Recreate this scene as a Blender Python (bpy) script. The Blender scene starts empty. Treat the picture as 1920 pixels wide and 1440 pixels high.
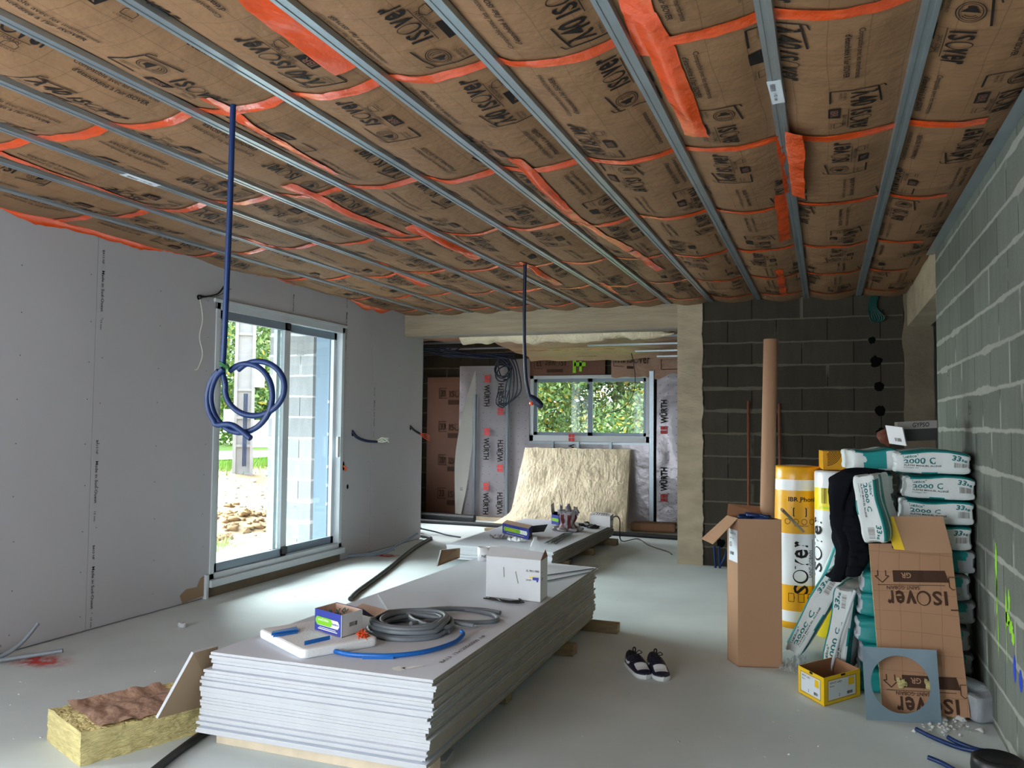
import bpy, bmesh, math, random
import numpy as np
from mathutils import Matrix, Vector, Euler, noise
random.seed(7); rng = np.random.default_rng(7)
SC = bpy.context.scene; COL = SC.collection
PI = math.pi

# ------------------------------------------------------------ camera
FPX = 1525.7; YAW, PITCH, ROLL = (math.radians(a) for a in (21.04, 2.772, -0.548))
CAM = np.array([0., 0., 1.5])
_f = np.array([-math.sin(YAW)*math.cos(PITCH), math.cos(YAW)*math.cos(PITCH), math.sin(PITCH)])
_r = np.array([math.cos(YAW), math.sin(YAW), 0.]); _d = np.cross(_f, _r)
_c, _s = math.cos(ROLL), math.sin(ROLL)
RM = np.array([_c*_r+_s*_d, -_s*_r+_c*_d, _f])
cd = bpy.data.cameras.new('camera'); cam = bpy.data.objects.new('camera', cd); COL.objects.link(cam)
cd.sensor_width = 36; cd.lens = FPX/1920*36; cd.clip_start = .05; cd.clip_end = 300
mw = Matrix.Identity(4)
for i in range(3):
    mw[i][0] = RM[0][i]; mw[i][1] = -RM[1][i]; mw[i][2] = -RM[2][i]; mw[i][3] = CAM[i]
cam.matrix_world = mw; SC.camera = cam

def P(x, y, ax, v):
    """a real point: where the sight line of photo point (x, y) meets the plane axis ax = v"""
    d = RM.T @ np.array([(x-960)/FPX, (y-720)/FPX, 1]); t = (v-CAM[ax])/d[ax]
    return Vector(CAM+t*d)
def G(x, y, z=0): return P(x, y, 2, z)

# ------------------------------------------------------------ world, light, exposure
W = bpy.data.worlds.new('world'); SC.world = W; W.use_nodes = True
wn = W.node_tree; bgn = wn.nodes['Background']
bgn.inputs[0].default_value = (.86, .93, 1, 1); bgn.inputs[1].default_value = 3.0
SC.view_settings.view_transform = 'Standard'; SC.view_settings.look = 'None'
SC.view_settings.gamma = 1; SC.view_settings.use_curve_mapping = False
SC.view_settings.exposure = 0.62
def area(name, loc, direction, sx, sy, power, color=(1, 1, 1), portal=False):
    l = bpy.data.lights.new(name, 'AREA'); l.shape = 'RECTANGLE'; l.size = sx; l.size_y = sy
    l.energy = power; l.color = color
    if portal: l.cycles.is_portal = True
    o = bpy.data.objects.new(name, l); COL.objects.link(o); o.location = loc
    o.rotation_euler = Vector(direction).to_track_quat('-Z', 'Y').to_euler()
    return o
area('bay_daylight', (-2.85, -1.42, 1.35), (0, 1, -.62), 2.7, 2.1, 88, (.93, .97, 1))
area('door_portal', (-5.3, 6.58, 1.35), (1, 0, 0), 2.1, 2.4, 1, portal=True)
area('window_portal', (-3.3, 12.15, 1.73), (0, -1, 0), 1.85, 1.0, 1, portal=True)
area('added_side_portal', (-6.6, 10.5, 1.55), (1, 0, 0), 1.5, 1.3, 1, portal=True)  # daylight for the unseen side opening added to the far room
area('side_window_portal', (-5.3, .4, 1.35), (1, 0, 0), 2.6, 2.1, 1, portal=True)
sl = bpy.data.lights.new('sky_patch', 'SUN'); sl.energy = 27; sl.angle = math.radians(75); sl.color = (.95, .98, 1)  # broad soft lamp added to stand in for the bright part of the sky
so = bpy.data.objects.new('sky_patch', sl); COL.objects.link(so)
so.rotation_euler = Vector((.80, -.08, -.53)).to_track_quat('-Z', 'Y').to_euler()

# ------------------------------------------------------------ materials
def s2l(c): return tuple(((v/255)/12.92 if v/255 < .04045 else ((v/255+.055)/1.055)**2.4) for v in c)+(1,)
def mat(name, rgb, rough=.6, metal=0., var=0., vscale=6, bump=0., bscale=30, spec=.5, trans=0., vstretch=(1, 1, 1), sheen=0):
    m = bpy.data.materials.new(name); m.use_nodes = True; n = m.node_tree; b = n.nodes['Principled BSDF']
    c = s2l(rgb); b.inputs['Base Color'].default_value = c; b.inputs['Roughness'].default_value = rough
    b.inputs['Metallic'].default_value = metal; b.inputs['Specular IOR Level'].default_value = spec
    if trans: b.inputs['Transmission Weight'].default_value = trans
    if var or bump:
        tc = n.nodes.new('ShaderNodeTexCoord'); mp = n.nodes.new('ShaderNodeMapping'); mp.inputs['Scale'].default_value = vstretch
        n.links.new(tc.outputs['Object'], mp.inputs[0])
    if var:
        t = n.nodes.new('ShaderNodeTexNoise'); t.inputs['Scale'].default_value = vscale; t.inputs['Detail'].default_value = 6
        r = n.nodes.new('ShaderNodeMapRange'); r.inputs[1].default_value = .3; r.inputs[2].default_value = .7
        r.inputs[3].default_value = 1-var; r.inputs[4].default_value = 1+var
        mx = n.nodes.new('ShaderNodeVectorMath'); mx.operation = 'SCALE'; mx.inputs[0].default_value = c[:3]
        n.links.new(mp.outputs[0], t.inputs['Vector']); n.links.new(t.outputs[0], r.inputs[0])
        n.links.new(r.outputs[0], mx.inputs['Scale']); n.links.new(mx.outputs[0], b.inputs['Base Color'])
    if bump:
        t2 = n.nodes.new('ShaderNodeTexNoise'); t2.inputs['Scale'].default_value = bscale; t2.inputs['Detail'].default_value = 5
        bm_ = n.nodes.new('ShaderNodeBump'); bm_.inputs['Strength'].default_value = bump; bm_.inputs['Distance'].default_value = .02
        n.links.new(mp.outputs[0], t2.inputs['Vector']); n.links.new(t2.outputs[0], bm_.inputs['Height'])
        n.links.new(bm_.outputs[0], b.inputs['Normal'])
    return m
def nd(n, typ, **k):
    o = n.nodes.new(typ)
    for a, v in k.items(): setattr(o, a, v)
    return o
def mth(n, op, a, b=None, c=None):
    o = nd(n, 'ShaderNodeMath', operation=op)
    for i, v in enumerate((a, b, c)):
        if v is None: continue
        if isinstance(v, (int, float)): o.inputs[i].default_value = v
        else: n.links.new(v, o.inputs[i])
    return o.outputs[0]
def sstep(n, v, a, b):
    o = nd(n, 'ShaderNodeMapRange', interpolation_type='SMOOTHSTEP'); n.links.new(v, o.inputs[0])
    o.inputs[1].default_value = a; o.inputs[2].default_value = b; return o.outputs[0]
def mixc(n, f, a, b):
    o = nd(n, 'ShaderNodeMix', data_type='RGBA'); n.links.new(f, o.inputs[0])
    for i, v in ((6, a), (7, b)):
        if isinstance(v, tuple): o.inputs[i].default_value = v
        else: n.links.new(v, o.inputs[i])
    return o.outputs[2]
def noisen(n, vec, scale, detail=5, rough=.55):
    t = nd(n, 'ShaderNodeTexNoise'); t.inputs['Scale'].default_value = scale; t.inputs['Detail'].default_value = detail
    t.inputs['Roughness'].default_value = rough; n.links.new(vec, t.inputs['Vector']); return t.outputs[0]

def block_mat(name, axis, pitch, off, length, shift, base, mortar, smear=.014):
    m = bpy.data.materials.new(name); m.use_nodes = True; n = m.node_tree; b = n.nodes['Principled BSDF']
    tc = nd(n, 'ShaderNodeTexCoord'); sx = nd(n, 'ShaderNodeSeparateXYZ'); n.links.new(tc.outputs['Object'], sx.inputs[0])
    u, z = sx.outputs[axis], sx.outputs[2]; vec = tc.outputs['Object']
    n1 = noisen(n, vec, 9, 6); nf = noisen(n, vec, 60, 4)
    wob = mth(n, 'MULTIPLY', mth(n, 'SUBTRACT', noisen(n, vec, 5, 8, .7), .5), .028)
    zz = mth(n, 'DIVIDE', mth(n, 'SUBTRACT', mth(n, 'ADD', z, wob), off), pitch)
    row = mth(n, 'FLOOR', zz); fz = mth(n, 'SUBTRACT', zz, row)
    dz = mth(n, 'MULTIPLY', mth(n, 'MINIMUM', fz, mth(n, 'SUBTRACT', 1, fz)), pitch)
    par = mth(n, 'MULTIPLY', mth(n, 'MODULO', mth(n, 'ADD', row, 40), 2), .5)
    uu = mth(n, 'ADD', mth(n, 'DIVIDE', mth(n, 'SUBTRACT', u, shift), length), par)
    col = mth(n, 'FLOOR', uu); fu = mth(n, 'SUBTRACT', uu, col)
    du = mth(n, 'MULTIPLY', mth(n, 'MINIMUM', fu, mth(n, 'SUBTRACT', 1, fu)), length)
    # each block its own tone
    cv = nd(n, 'ShaderNodeCombineXYZ'); n.links.new(col, cv.inputs[0]); n.links.new(row, cv.inputs[1])
    wn_ = nd(n, 'ShaderNodeTexWhiteNoise'); n.links.new(cv.outputs[0], wn_.inputs[0])
    tone = mth(n, 'ADD', .86, mth(n, 'MULTIPLY', wn_.outputs[0], .28))
    # vertical ribs of pressed blocks
    mp = nd(n, 'ShaderNodeMapping'); mp.inputs['Scale'].default_value = (7, 7, 1.2); n.links.new(vec, mp.inputs[0])
    rib = noisen(n, mp.outputs[0], 2, 3)
    tone = mth(n, 'MULTIPLY', tone, mth(n, 'ADD', .8, mth(n, 'MULTIPLY', rib, .4)))
    tone = mth(n, 'MULTIPLY', tone, mth(n, 'ADD', .85, mth(n, 'MULTIPLY', nf, .3)))
    sc = nd(n, 'ShaderNodeVectorMath', operation='SCALE'); sc.inputs[0].default_value = s2l(base)[:3]; n.links.new(tone, sc.inputs['Scale'])
    wide = mth(n, 'MULTIPLY', sstep(n, noisen(n, vec, 1.3, 3), .5, .7), .02)
    edge = mth(n, 'SUBTRACT', dz, wide)
    hm = mth(n, 'SUBTRACT', 1, sstep(n, edge, smear*.35, smear))
    hm = mth(n, 'MULTIPLY', hm, mth(n, 'ADD', .55, mth(n, 'MULTIPLY', n1, .8)))
    vm = mth(n, 'SUBTRACT', 1, sstep(n, du, .0025, .006))
    c1 = mixc(n, vm, sc.outputs[0], tuple(v*.28 for v in s2l(base)[:3])+(1,))
    pale = mth(n, 'MULTIPLY', mth(n, 'SUBTRACT', 1, sstep(n, du, .008, .022)), sstep(n, noisen(n, vec, 1.7, 4), .52, .6))
    c1 = mixc(n, pale, c1, s2l(mortar)); c2 = mixc(n, hm, c1, s2l(mortar))
    n.links.new(c2, b.inputs['Base Color']); b.inputs['Roughness'].default_value = .93; b.inputs['Specular IOR Level'].default_value = .15
    h = mth(n, 'ADD', mth(n, 'MULTIPLY', hm, .35), mth(n, 'ADD', mth(n, 'MULTIPLY', nf, .5), mth(n, 'MULTIPLY', vm, -1)))
    bp = nd(n, 'ShaderNodeBump'); bp.inputs['Strength'].default_value = .6; bp.inputs['Distance'].default_value = .012
    n.links.new(h, bp.inputs['Height']); n.links.new(bp.outputs[0], b.inputs['Normal'])
    return m

def kraft_mat(name, rgb, pitch=.13, lines=True, axes=(0, 1), wrinkle=.5):
    m = bpy.data.materials.new(name); m.use_nodes = True; n = m.node_tree; b = n.nodes['Principled BSDF']
    tc = nd(n, 'ShaderNodeTexCoord'); sx = nd(n, 'ShaderNodeSeparateXYZ'); n.links.new(tc.outputs['Object'], sx.inputs[0]); vec = tc.outputs['Object']
    c = s2l(rgb); fine = noisen(n, vec, 4, 5)
    sc = nd(n, 'ShaderNodeVectorMath', operation='SCALE'); sc.inputs[0].default_value = c[:3]
    n.links.new(mth(n, 'ADD', .88, mth(n, 'MULTIPLY', fine, .24)), sc.inputs['Scale']); out = sc.outputs[0]
    if lines:
        wob = mth(n, 'MULTIPLY', mth(n, 'SUBTRACT', noisen(n, vec, 1.5, 2), .5), .05)
        fs = []
        for a in axes:
            f = mth(n, 'FRACT', mth(n, 'ADD', mth(n, 'DIVIDE', mth(n, 'ADD', sx.outputs[a], wob), pitch), 50.3))
            fs.append(mth(n, 'SUBTRACT', 1, sstep(n, mth(n, 'ABSOLUTE', mth(n, 'SUBTRACT', f, .5)), .006, .016)))
        g = mth(n, 'MULTIPLY', mth(n, 'MAXIMUM', fs[0], fs[1]), .5)
        out = mixc(n, g, out, tuple(v*.25 for v in c[:3])+(1,))
    n.links.new(out, b.inputs['Base Color']); b.inputs['Roughness'].default_value = .62; b.inputs['Specular IOR Level'].default_value = .3
    bp = nd(n, 'ShaderNodeBump'); bp.inputs['Strength'].default_value = wrinkle; bp.inputs['Distance'].default_value = .03
    n.links.new(mth(n, 'ADD', noisen(n, vec, 5, 3), mth(n, 'MULTIPLY', noisen(n, vec, 22, 4), .25)), bp.inputs['Height']); n.links.new(bp.outputs[0], b.inputs['Normal'])
    return m

def spray_mat(name, rgb, rx, ry):
    m = mat(name, rgb, .85, spec=.1); n = m.node_tree; b = n.nodes['Principled BSDF']
    tc = nd(n, 'ShaderNodeTexCoord'); mp = nd(n, 'ShaderNodeMapping'); mp.inputs['Scale'].default_value = (1/rx, 1/ry, 0); n.links.new(tc.outputs['Object'], mp.inputs[0])
    ln = nd(n, 'ShaderNodeVectorMath', operation='LENGTH'); n.links.new(mp.outputs[0], ln.inputs[0])
    a = mth(n, 'MULTIPLY', mth(n, 'SUBTRACT', 1, sstep(n, ln.outputs[1], .1, 1.)), sstep(n, noisen(n, tc.outputs['Object'], 14, 6), .3, .62))
    n.links.new(mth(n, 'MULTIPLY', a, .85), b.inputs['Alpha']); return m
def glass_mat():
    m = bpy.data.materials.new('window_glass'); m.use_nodes = True; n = m.node_tree; n.nodes.clear()
    o = nd(n, 'ShaderNodeOutputMaterial'); t = nd(n, 'ShaderNodeBsdfTransparent'); t.inputs[0].default_value = (.9, .95, .94, 1)
    g = nd(n, 'ShaderNodeBsdfGlossy'); g.inputs['Roughness'].default_value = .02; lw = nd(n, 'ShaderNodeLayerWeight'); fr_ = mth(n, 'ADD', .04, mth(n, 'MULTIPLY', mth(n, 'POWER', lw.outputs[1], 4.), .5))
    mx = nd(n, 'ShaderNodeMixShader'); n.links.new(fr_, mx.inputs[0]); n.links.new(t.outputs[0], mx.inputs[1]); n.links.new(g.outputs[0], mx.inputs[2]); n.links.new(mx.outputs[0], o.inputs[0])
    return m
def film_mat(name, rgb, alpha):
    m = mat(name, rgb, .12, spec=.6); m.node_tree.nodes['Principled BSDF'].inputs['Alpha'].default_value = alpha; return m

K = dict(
 floor=mat('floor_concrete', (202, 211, 212), .72, var=.09, vscale=1.3, bump=.05, bscale=14, spec=.35),
 gyp_wall=mat('plasterboard_paper', (180, 179, 184), .85, var=.03, vscale=1.5, spec=.2),
 gyp_top=mat('board_face_paper', (212, 218, 228), .75, var=.03, vscale=2, spec=.3),
 gyp_end=mat('board_gypsum_end', (188, 190, 194), .9, var=.03, vscale=8, spec=.1),
 gyp_side=mat('board_edge_paper', (150, 145, 134), .8, var=.08, vscale=9, spec=.2),
 gyp_back=mat('board_back_paper', (150, 128, 104), .85, var=.06, vscale=4, spec=.2),
 concrete=mat('cast_concrete', (176, 162, 140), .9, var=.16, vscale=3.2, bump=.4, bscale=18, spec=.2, vstretch=(1, 1, 2.5)),
 concrete_dark=mat('old_concrete', (120, 108, 92), .92, var=.18, vscale=3, bump=.5, bscale=20, spec=.15),
 beam=mat('beam_concrete', (168, 154, 132), .9, var=.16, vscale=3, bump=.35, bscale=14, spec=.2, vstretch=(.5, 1, 6)),
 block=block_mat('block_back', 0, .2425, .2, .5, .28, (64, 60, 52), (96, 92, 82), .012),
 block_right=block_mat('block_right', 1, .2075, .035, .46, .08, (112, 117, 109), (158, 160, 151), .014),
 block_out=block_mat('block_out', 0, .25, .05, .5, .1, (150, 151, 154), (196, 196, 196), .016),
 kraft=kraft_mat('kraft_facing', (138, 104, 74)),
 kraft2=kraft_mat('kraft_panel', (168, 128, 98), .1, True, (0, 2), .25),
 kraft3=kraft_mat('kraft_red_unlit', (116, 82, 66), .3, False, (0, 2), .3),  # reddish kraft, its colour darkened for the unlit far corner
 kraft4=kraft_mat('kraft_pink', (176, 142, 122), .3, False, (0, 2), 1.2),
 ink=mat('print_ink', (34, 29, 27), .6, spec=.2), ink_brown=mat('print_ink_brown', (70, 48, 36), .7, spec=.2),
 tape=mat('orange_tape', (230, 82, 26), .18, var=.10, vscale=5, bump=.6, bscale=7, spec=.8, vstretch=(1.5, 1, 1)),
 zinc=mat('galvanised_steel', (168, 180, 188), .34, .75, var=.08, vscale=3, spec=.6),
 zinc_dark=mat('galvanised_plate', (128, 150, 164), .45, .35, var=.06, vscale=5, spec=.5),
 alu=mat('white_lacquer_frame', (196, 204, 210), .4, var=.02, spec=.5), alu_grey=mat('grey_rail', (128, 142, 156), .4, .2),
 blue_jamb=mat('blue_grey_reveal', (112, 132, 152), .5), black=mat('black_plastic', (22, 23, 26), .4), black_rub=mat('black_pipe', (34, 35, 37), .55, var=.1),
 glass=glass_mat(), blue=mat('blue_conduit', (8, 42, 92), .4, spec=.5), navy=mat('navy_conduit', (10, 26, 56), .45),
 blue_bright=mat('bright_blue_plastic', (22, 104, 190), .35), greyc=mat('grey_conduit', (120, 128, 136), .42, spec=.5, bump=.15, bscale=200),
 white_pl=mat('white_plastic', (238, 240, 242), .4, spec=.5), foam=mat('white_foam', (240, 242, 244), .75, bump=.2, bscale=90, spec=.2),
 card=mat('cardboard', (172, 136, 108), .8, var=.05, vscale=2, spec=.15, bump=.08, bscale=120), card_in=mat('cardboard_inside', (150, 108, 78), .85),
 card_white=mat('white_cardboard', (222, 226, 230), .7, var=.03, vscale=8), pinkcard=mat('bare_board_inside', (214, 184, 164), .8),
 boxblue=mat('blue_print', (52, 66, 160), .5), boxblue_d=mat('blue_print_inside', (36, 36, 96), .6), green=mat('green_print', (132, 206, 40), .5),
 white=mat('white_print', (240, 242, 240), .6), yellow=mat('yellow_print', (240, 196, 12), .45), orange_y=mat('amber_wrap', (232, 168, 22), .3, spec=.6, bump=.2, bscale=12),
 wrap_white=mat('white_wrap', (226, 228, 232), .3, spec=.6, bump=.2, bscale=12), lemon=mat('lemon_wrap', (244, 220, 30), .3, spec=.6),
 teal=mat('teal_print', (18, 138, 138), .5, spec=.4, bump=.3, bscale=14), teal_ink=mat('teal_ink', (0, 110, 112), .6), sack=mat('white_sack', (216, 222, 222), .55, var=.03, bump=.4, bscale=16, spec=.4),
 sack_grey=mat('grey_sack', (160, 166, 172), .6, var=.05, bump=.5, bscale=14, spec=.3), wool_y=mat('yellow_glass_wool', (230, 215, 154), .95, var=.16, vscale=14, bump=1, bscale=40, spec=.05, vstretch=(1, 1, 5)),
 wool_c=mat('cream_wool', (234, 220, 190), .97, var=.12, vscale=9, bump=1, bscale=30, spec=.05, vstretch=(1, 1, .6)),
 wood=mat('rough_timber', (150, 132, 104), .85, var=.2, vscale=10, bump=.3, bscale=30, vstretch=(1, 6, 6)), plank=mat('pale_chipboard', (204, 188, 164), .85, var=.08, vscale=14, bump=.2),
 rust=mat('rusty_iron', (112, 62, 44), .8, var=.2, vscale=14, bump=.3), cloth=mat('black_cloth', (18, 20, 26), .9, var=.1, bump=.6, bscale=9, spec=.1),
 film=mat('vapour_membrane', (158, 154, 160), .28, .3, var=.07, vscale=3, bump=.5, bscale=5, spec=.7), film_back=mat('membrane_back', (212, 212, 208), .6, var=.03),
 red=mat('red_print', (196, 56, 56), .6), navy_leather=mat('navy_leather', (22, 26, 52), .5, bump=.1, bscale=60), lace=mat('dark_lace', (10, 11, 18), .8),
 shoe_white=mat('white_leather', (220, 224, 230), .5), sole=mat('white_rubber', (222, 226, 228), .6),
 leaf_g=mat('leaf_green', (118, 146, 84), .6), leaf_d=mat('leaf_dark', (84, 114, 74), .6), leaf_y=mat('leaf_yellow', (206, 176, 60), .6), leaf_l=mat('leaf_pale', (168, 186, 124), .6),
 bark=mat('bark', (110, 96, 80), .9), grass=mat('grass_blade', (120, 156, 66), .8), dirt=mat('clay_soil', (140, 116, 88), .95, var=.22, vscale=3, bump=1, bscale=9),
 asphalt=mat('asphalt', (150, 152, 156), .9), rock=mat('clod', (150, 120, 84), .95, var=.15), pole=mat('pole_concrete', (176, 172, 176), .85, var=.05),
 clear=film_mat('clear_plastic', (225, 232, 236), .28), film_clear=film_mat('crumpled_clear_film', (225, 230, 232), .35),
 slime=mat('lime_spray', (150, 220, 50), .8), bluespray=mat('blue_spray', (24, 66, 190), .8), redspray=None,
 hole=mat('dark_hollow', (12, 12, 12), .95, spec=.05), foil=mat('crumpled_foil', (176, 172, 178), .35, .3, var=.2, vscale=25, bump=.6, bscale=30), maroon=mat('maroon_print', (110, 40, 44), .6),
 orange=mat('orange_wire', (230, 92, 44), .5), green_w=mat('green_wire', (60, 130, 70), .5), cream_w=mat('cream_wire', (236, 232, 216), .5), grey_stick=mat('grey_green_tie', (92, 110, 108), .5),
 dust=mat('plaster_crumb', (214, 216, 214), .9), dark_room=mat('corridor_wall', (92, 92, 92), .9), bluepale=mat('pale_blue_panel', (116, 134, 150), .6), green_d=mat('dark_green_conduit', (12, 66, 60), .45),
 blocker=mat('dark_blocker', (60, 56, 52), .95), label=mat('paper_label', (214, 222, 230), .6), greybox=mat('grey_print', (130, 126, 122), .6), outwall=mat('outer_wall', (150, 150, 150), .9))

# ------------------------------------------------------------ mesh builder
def V(*a): return Vector(a)
class B:
    def __init__(s): s.v = []; s.f = []; s.m = []; s.sm = []
    def add(s, vs, fs, mi=0, smooth=False):
        k = len(s.v); s.v += [tuple(v) for v in vs]; s.f += [tuple(i+k for i in f) for f in fs]
        s.m += ([mi]*len(fs) if isinstance(mi, int) else list(mi)); s.sm += [smooth]*len(fs); return s
    def hexa(s, c, mi=0):     # 8 corners: bottom 4 ccw, top 4 ccw
        return s.add(c, [(3, 2, 1, 0), (4, 5, 6, 7), (0, 1, 5, 4), (1, 2, 6, 5), (2, 3, 7, 6), (3, 0, 4, 7)], mi)
    def box(s, x0, x1, y0, y1, z0, z1, mi=0):
        return s.hexa([(x0, y0, z0), (x1, y0, z0), (x1, y1, z0), (x0, y1, z0), (x0, y0, z1), (x1, y0, z1), (x1, y1, z1), (x0, y1, z1)], mi)
    def obox(s, o, a, b, c, mi=0):   # origin + three edge vectors
        o, a, b, c = map(Vector, (o, a, b, c)); return s.hexa([o, o+a, o+a+b, o+b, o+c, o+a+c, o+a+b+c, o+b+c], mi)
    def slab(s, pts, n, mi=0, mi_side=None):    # polygon with thickness along n
        pts = [Vector(p) for p in pts]; n = Vector(n); k = len(pts)
        return s.add(pts+[p+n for p in pts], [tuple(range(k))[::-1], tuple(range(k, 2*k))]+[(i, (i+1) % k, k+(i+1) % k, k+i) for i in range(k)],
                     [mi, mi]+[mi if mi_side is None else mi_side]*k)
    def tube(s, pts, r, seg=10, mi=0, closed=False, res=6, spline=True, cap=True):
        pts = [Vector(p) for p in pts]
        if spline and len(pts) > 2: pts = crom(pts, res, closed)
        n = len(pts); rr = r if callable(r) else (lambda t: r); vs = []; up = None
        for i in range(n):
            a = pts[(i-1) % n] if (closed or i) else pts[0]; b = pts[(i+1) % n] if (closed or i < n-1) else pts[-1]
            t = (b-a).normalized() if (b-a).length > 1e-9 else V(0, 0, 1)
            if up is None: up = t.orthogonal().normalized()
            up = (up-t*up.dot(t)); up = up.normalized() if up.length > 1e-6 else t.orthogonal().normalized(); sd = t.cross(up)
            R = rr(i/max(1, n-1))
            for k in range(seg):
                an = 2*PI*k/seg; vs.append(pts[i]+up*math.cos(an)*R+sd*math.sin(an)*R)
        fs = [(i*seg+k, i*seg+(k+1) % seg, ((i+1) % n)*seg+(k+1) % seg, ((i+1) % n)*seg+k) for i in range(n if closed else n-1) for k in range(seg)]
        s.add(vs, fs, mi, True)
        if not closed and cap: s.add(vs[:seg], [tuple(range(seg))[::-1]], mi); s.add(vs[-seg:], [tuple(range(seg))], mi)
        return s
    def lathe(s, prof, c, axis=(0, 0, 1), seg=32, mi=0, smooth=True):    # prof: (r, h) or (r, h, mi)
        q = V(0, 0, 1).rotation_difference(Vector(axis)); c = Vector(c); vs = []; fs = []; ms = []
        for p in prof:
            for k in range(seg):
                a = 2*PI*k/seg; vs.append(c+q @ V(p[0]*math.cos(a), p[0]*math.sin(a), p[1]))
        for i in range(len(prof)-1):
            for k in range(seg):
                fs.append((i*seg+k, i*seg+(k+1) % seg, (i+1)*seg+(k+1) % seg, (i+1)*seg+k)); ms.append(prof[i][2] if len(prof[i]) > 2 else mi)
        return s.add(vs, fs, ms, smooth)
    def grid(s, fn, nu, nv, mi=0, smooth=True):   # fn(u,v) -> point
        vs = [fn(i/nu, j/nv) for j in range(nv+1) for i in range(nu+1)]; w = nu+1
        fs = [(j*w+i, j*w+i+1, (j+1)*w+i+1, (j+1)*w+i) for j in range(nv) for i in range(nu)]
        m = mi if isinstance(mi, int) else [mi((i+.5)/nu, (j+.5)/nv) for j in range(nv) for i in range(nu)]
        return s.add(vs, fs, m, smooth)
    def ball(s, c, r, mi=0, seg=10, jit=0., sc=(1, 1, 1)):
        vs = []; fs = []; c = Vector(c); sd = random.random()*50
        for j in range(seg+1):
            for k in range(seg*2):
                th = PI*j/seg; ph = PI*k/seg; d = V(math.sin(th)*math.cos(ph), math.sin(th)*math.sin(ph), math.cos(th))
                q = r*(1+jit*noise.noise(d*1.7+V(sd, 0, 0))*2); vs.append(c+V(d.x*sc[0], d.y*sc[1], d.z*sc[2])*q)
        w = seg*2
        return s.add(vs, [(j*w+k, j*w+(k+1) % w, (j+1)*w+(k+1) % w, (j+1)*w+k) for j in range(seg) for k in range(w)], mi, True)
    def flat(s, g, o, u, v, mi=0, warp=None):     # 2D glyph g=(verts, faces) on a plane
        o, u, v = Vector(o), Vector(u), Vector(v)
        pts = [o+u*a+v*b for a, b in g[0]]
        return s.add([warp(p) for p in pts] if warp else pts, g[1], mi)
    def build(s, name, mats, parent=None, origin=None, kind=None, bevel=0, solid=0):
        me = bpy.data.meshes.new(name); base = V(0, 0, 0)
        if parent is not None: base = wloc(parent)
        if origin is None and parent is None and kind != 'structure' and s.v:
            a = np.array(s.v); origin = ((a[:, 0].min()+a[:, 0].max())/2, (a[:, 1].min()+a[:, 1].max())/2, a[:, 2].min())
        org = Vector(origin) if origin is not None else base
        vv = (np.array(s.v, dtype=float)-np.array(org)).tolist() if s.v else []
        me.from_pydata(vv, [], s.f)
        for m in (mats if isinstance(mats, (list, tuple)) else [mats]): me.materials.append(K[m] if isinstance(m, str) else m)
        me.polygons.foreach_set('material_index', s.m); me.polygons.foreach_set('use_smooth', s.sm); me.update()
        if len(vv) < 60000 and not any(s.sm):
            pass
        o = bpy.data.objects.new(name, me); COL.objects.link(o); o.location = org-base
        if parent is not None: o.parent = parent
        if kind: o['kind'] = kind
        if bevel: bv = o.modifiers.new('bevel', 'BEVEL'); bv.width = bevel; bv.segments = 2; bv.limit_method = 'ANGLE'
        if solid: sd = o.modifiers.new('thickness', 'SOLIDIFY'); sd.thickness = solid; sd.offset = 0
        return o
def wloc(o):
    p = Vector(o.location)
    while o.parent: o = o.parent; p = p+Vector(o.location)
    return p
def crom(p, res, closed):
    n = len(p); out = []
    for i in range(n if closed else n-1):
        a, b, c, d = (p[(i-1) % n] if closed or i else p[0]), p[i], p[(i+1) % n], (p[(i+2) % n] if closed or i < n-2 else p[-1])
        for k in range(res):
            t = k/res; out.append(.5*((2*b)+(c-a)*t+(2*a-5*b+4*c-d)*t*t+(3*b-a-3*c+d)*t**3))
    if not closed: out.append(p[-1])
    return out
def tag(o, label, cat, group=None, kind=None):
    o['label'] = label; o['category'] = cat
    if group: o['group'] = group
    if kind: o['kind'] = kind
    return o
def thing(name, label, cat, loc=(0, 0, 0), group=None):
    o = bpy.data.objects.new(name, None); COL.objects.link(o); o.location = loc; o.empty_display_size = .05
    return tag(o, label, cat, group)
def struct(name, b, mats, **k): return b.build(name, mats, kind='structure', **k)

# lettering: glyph outlines turned into flat faces
_fc = {}
def glyph(t, bold=0.):
    k = (t, bold)
    if k not in _fc:
        cu = bpy.data.curves.new('t', 'FONT'); cu.body = t; cu.size = 1/.7; cu.resolution_u = 2; cu.offset = bold; cu.fill_mode = 'FRONT'
        o = bpy.data.objects.new('t', cu); me = bpy.data.meshes.new_from_object(o)
        v = [(q.co.x, q.co.y) for q in me.vertices]; f = [tuple(p.vertices) for p in me.polygons]
        bpy.data.objects.remove(o); bpy.data.curves.remove(cu); bpy.data.meshes.remove(me)
        x0 = min([a for a, b in v] or [0]); v = [(a-x0, b) for a, b in v]; _fc[k] = (v, f)
    return _fc[k]
def gw(g): return max(a for a, b in g[0])
def gs(g, sx, sy=None, dx=0, dy=0, shear=0): sy = sx if sy is None else sy; return ([(a*sx+dx+b*sy*shear, b*sy+dy) for a, b in g[0]], g[1])
def gfit(t, w, h, bold=.02, dx=0, dy=0, shear=0): g = glyph(t, bold); return gs(g, w/gw(g), h, dx, dy, shear)
def gjoin(*gl):
    v = []; f = []
    for g in gl: k = len(v); v += g[0]; f += [tuple(i+k for i in q) for q in g[1]]
    return (v, f)
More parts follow.
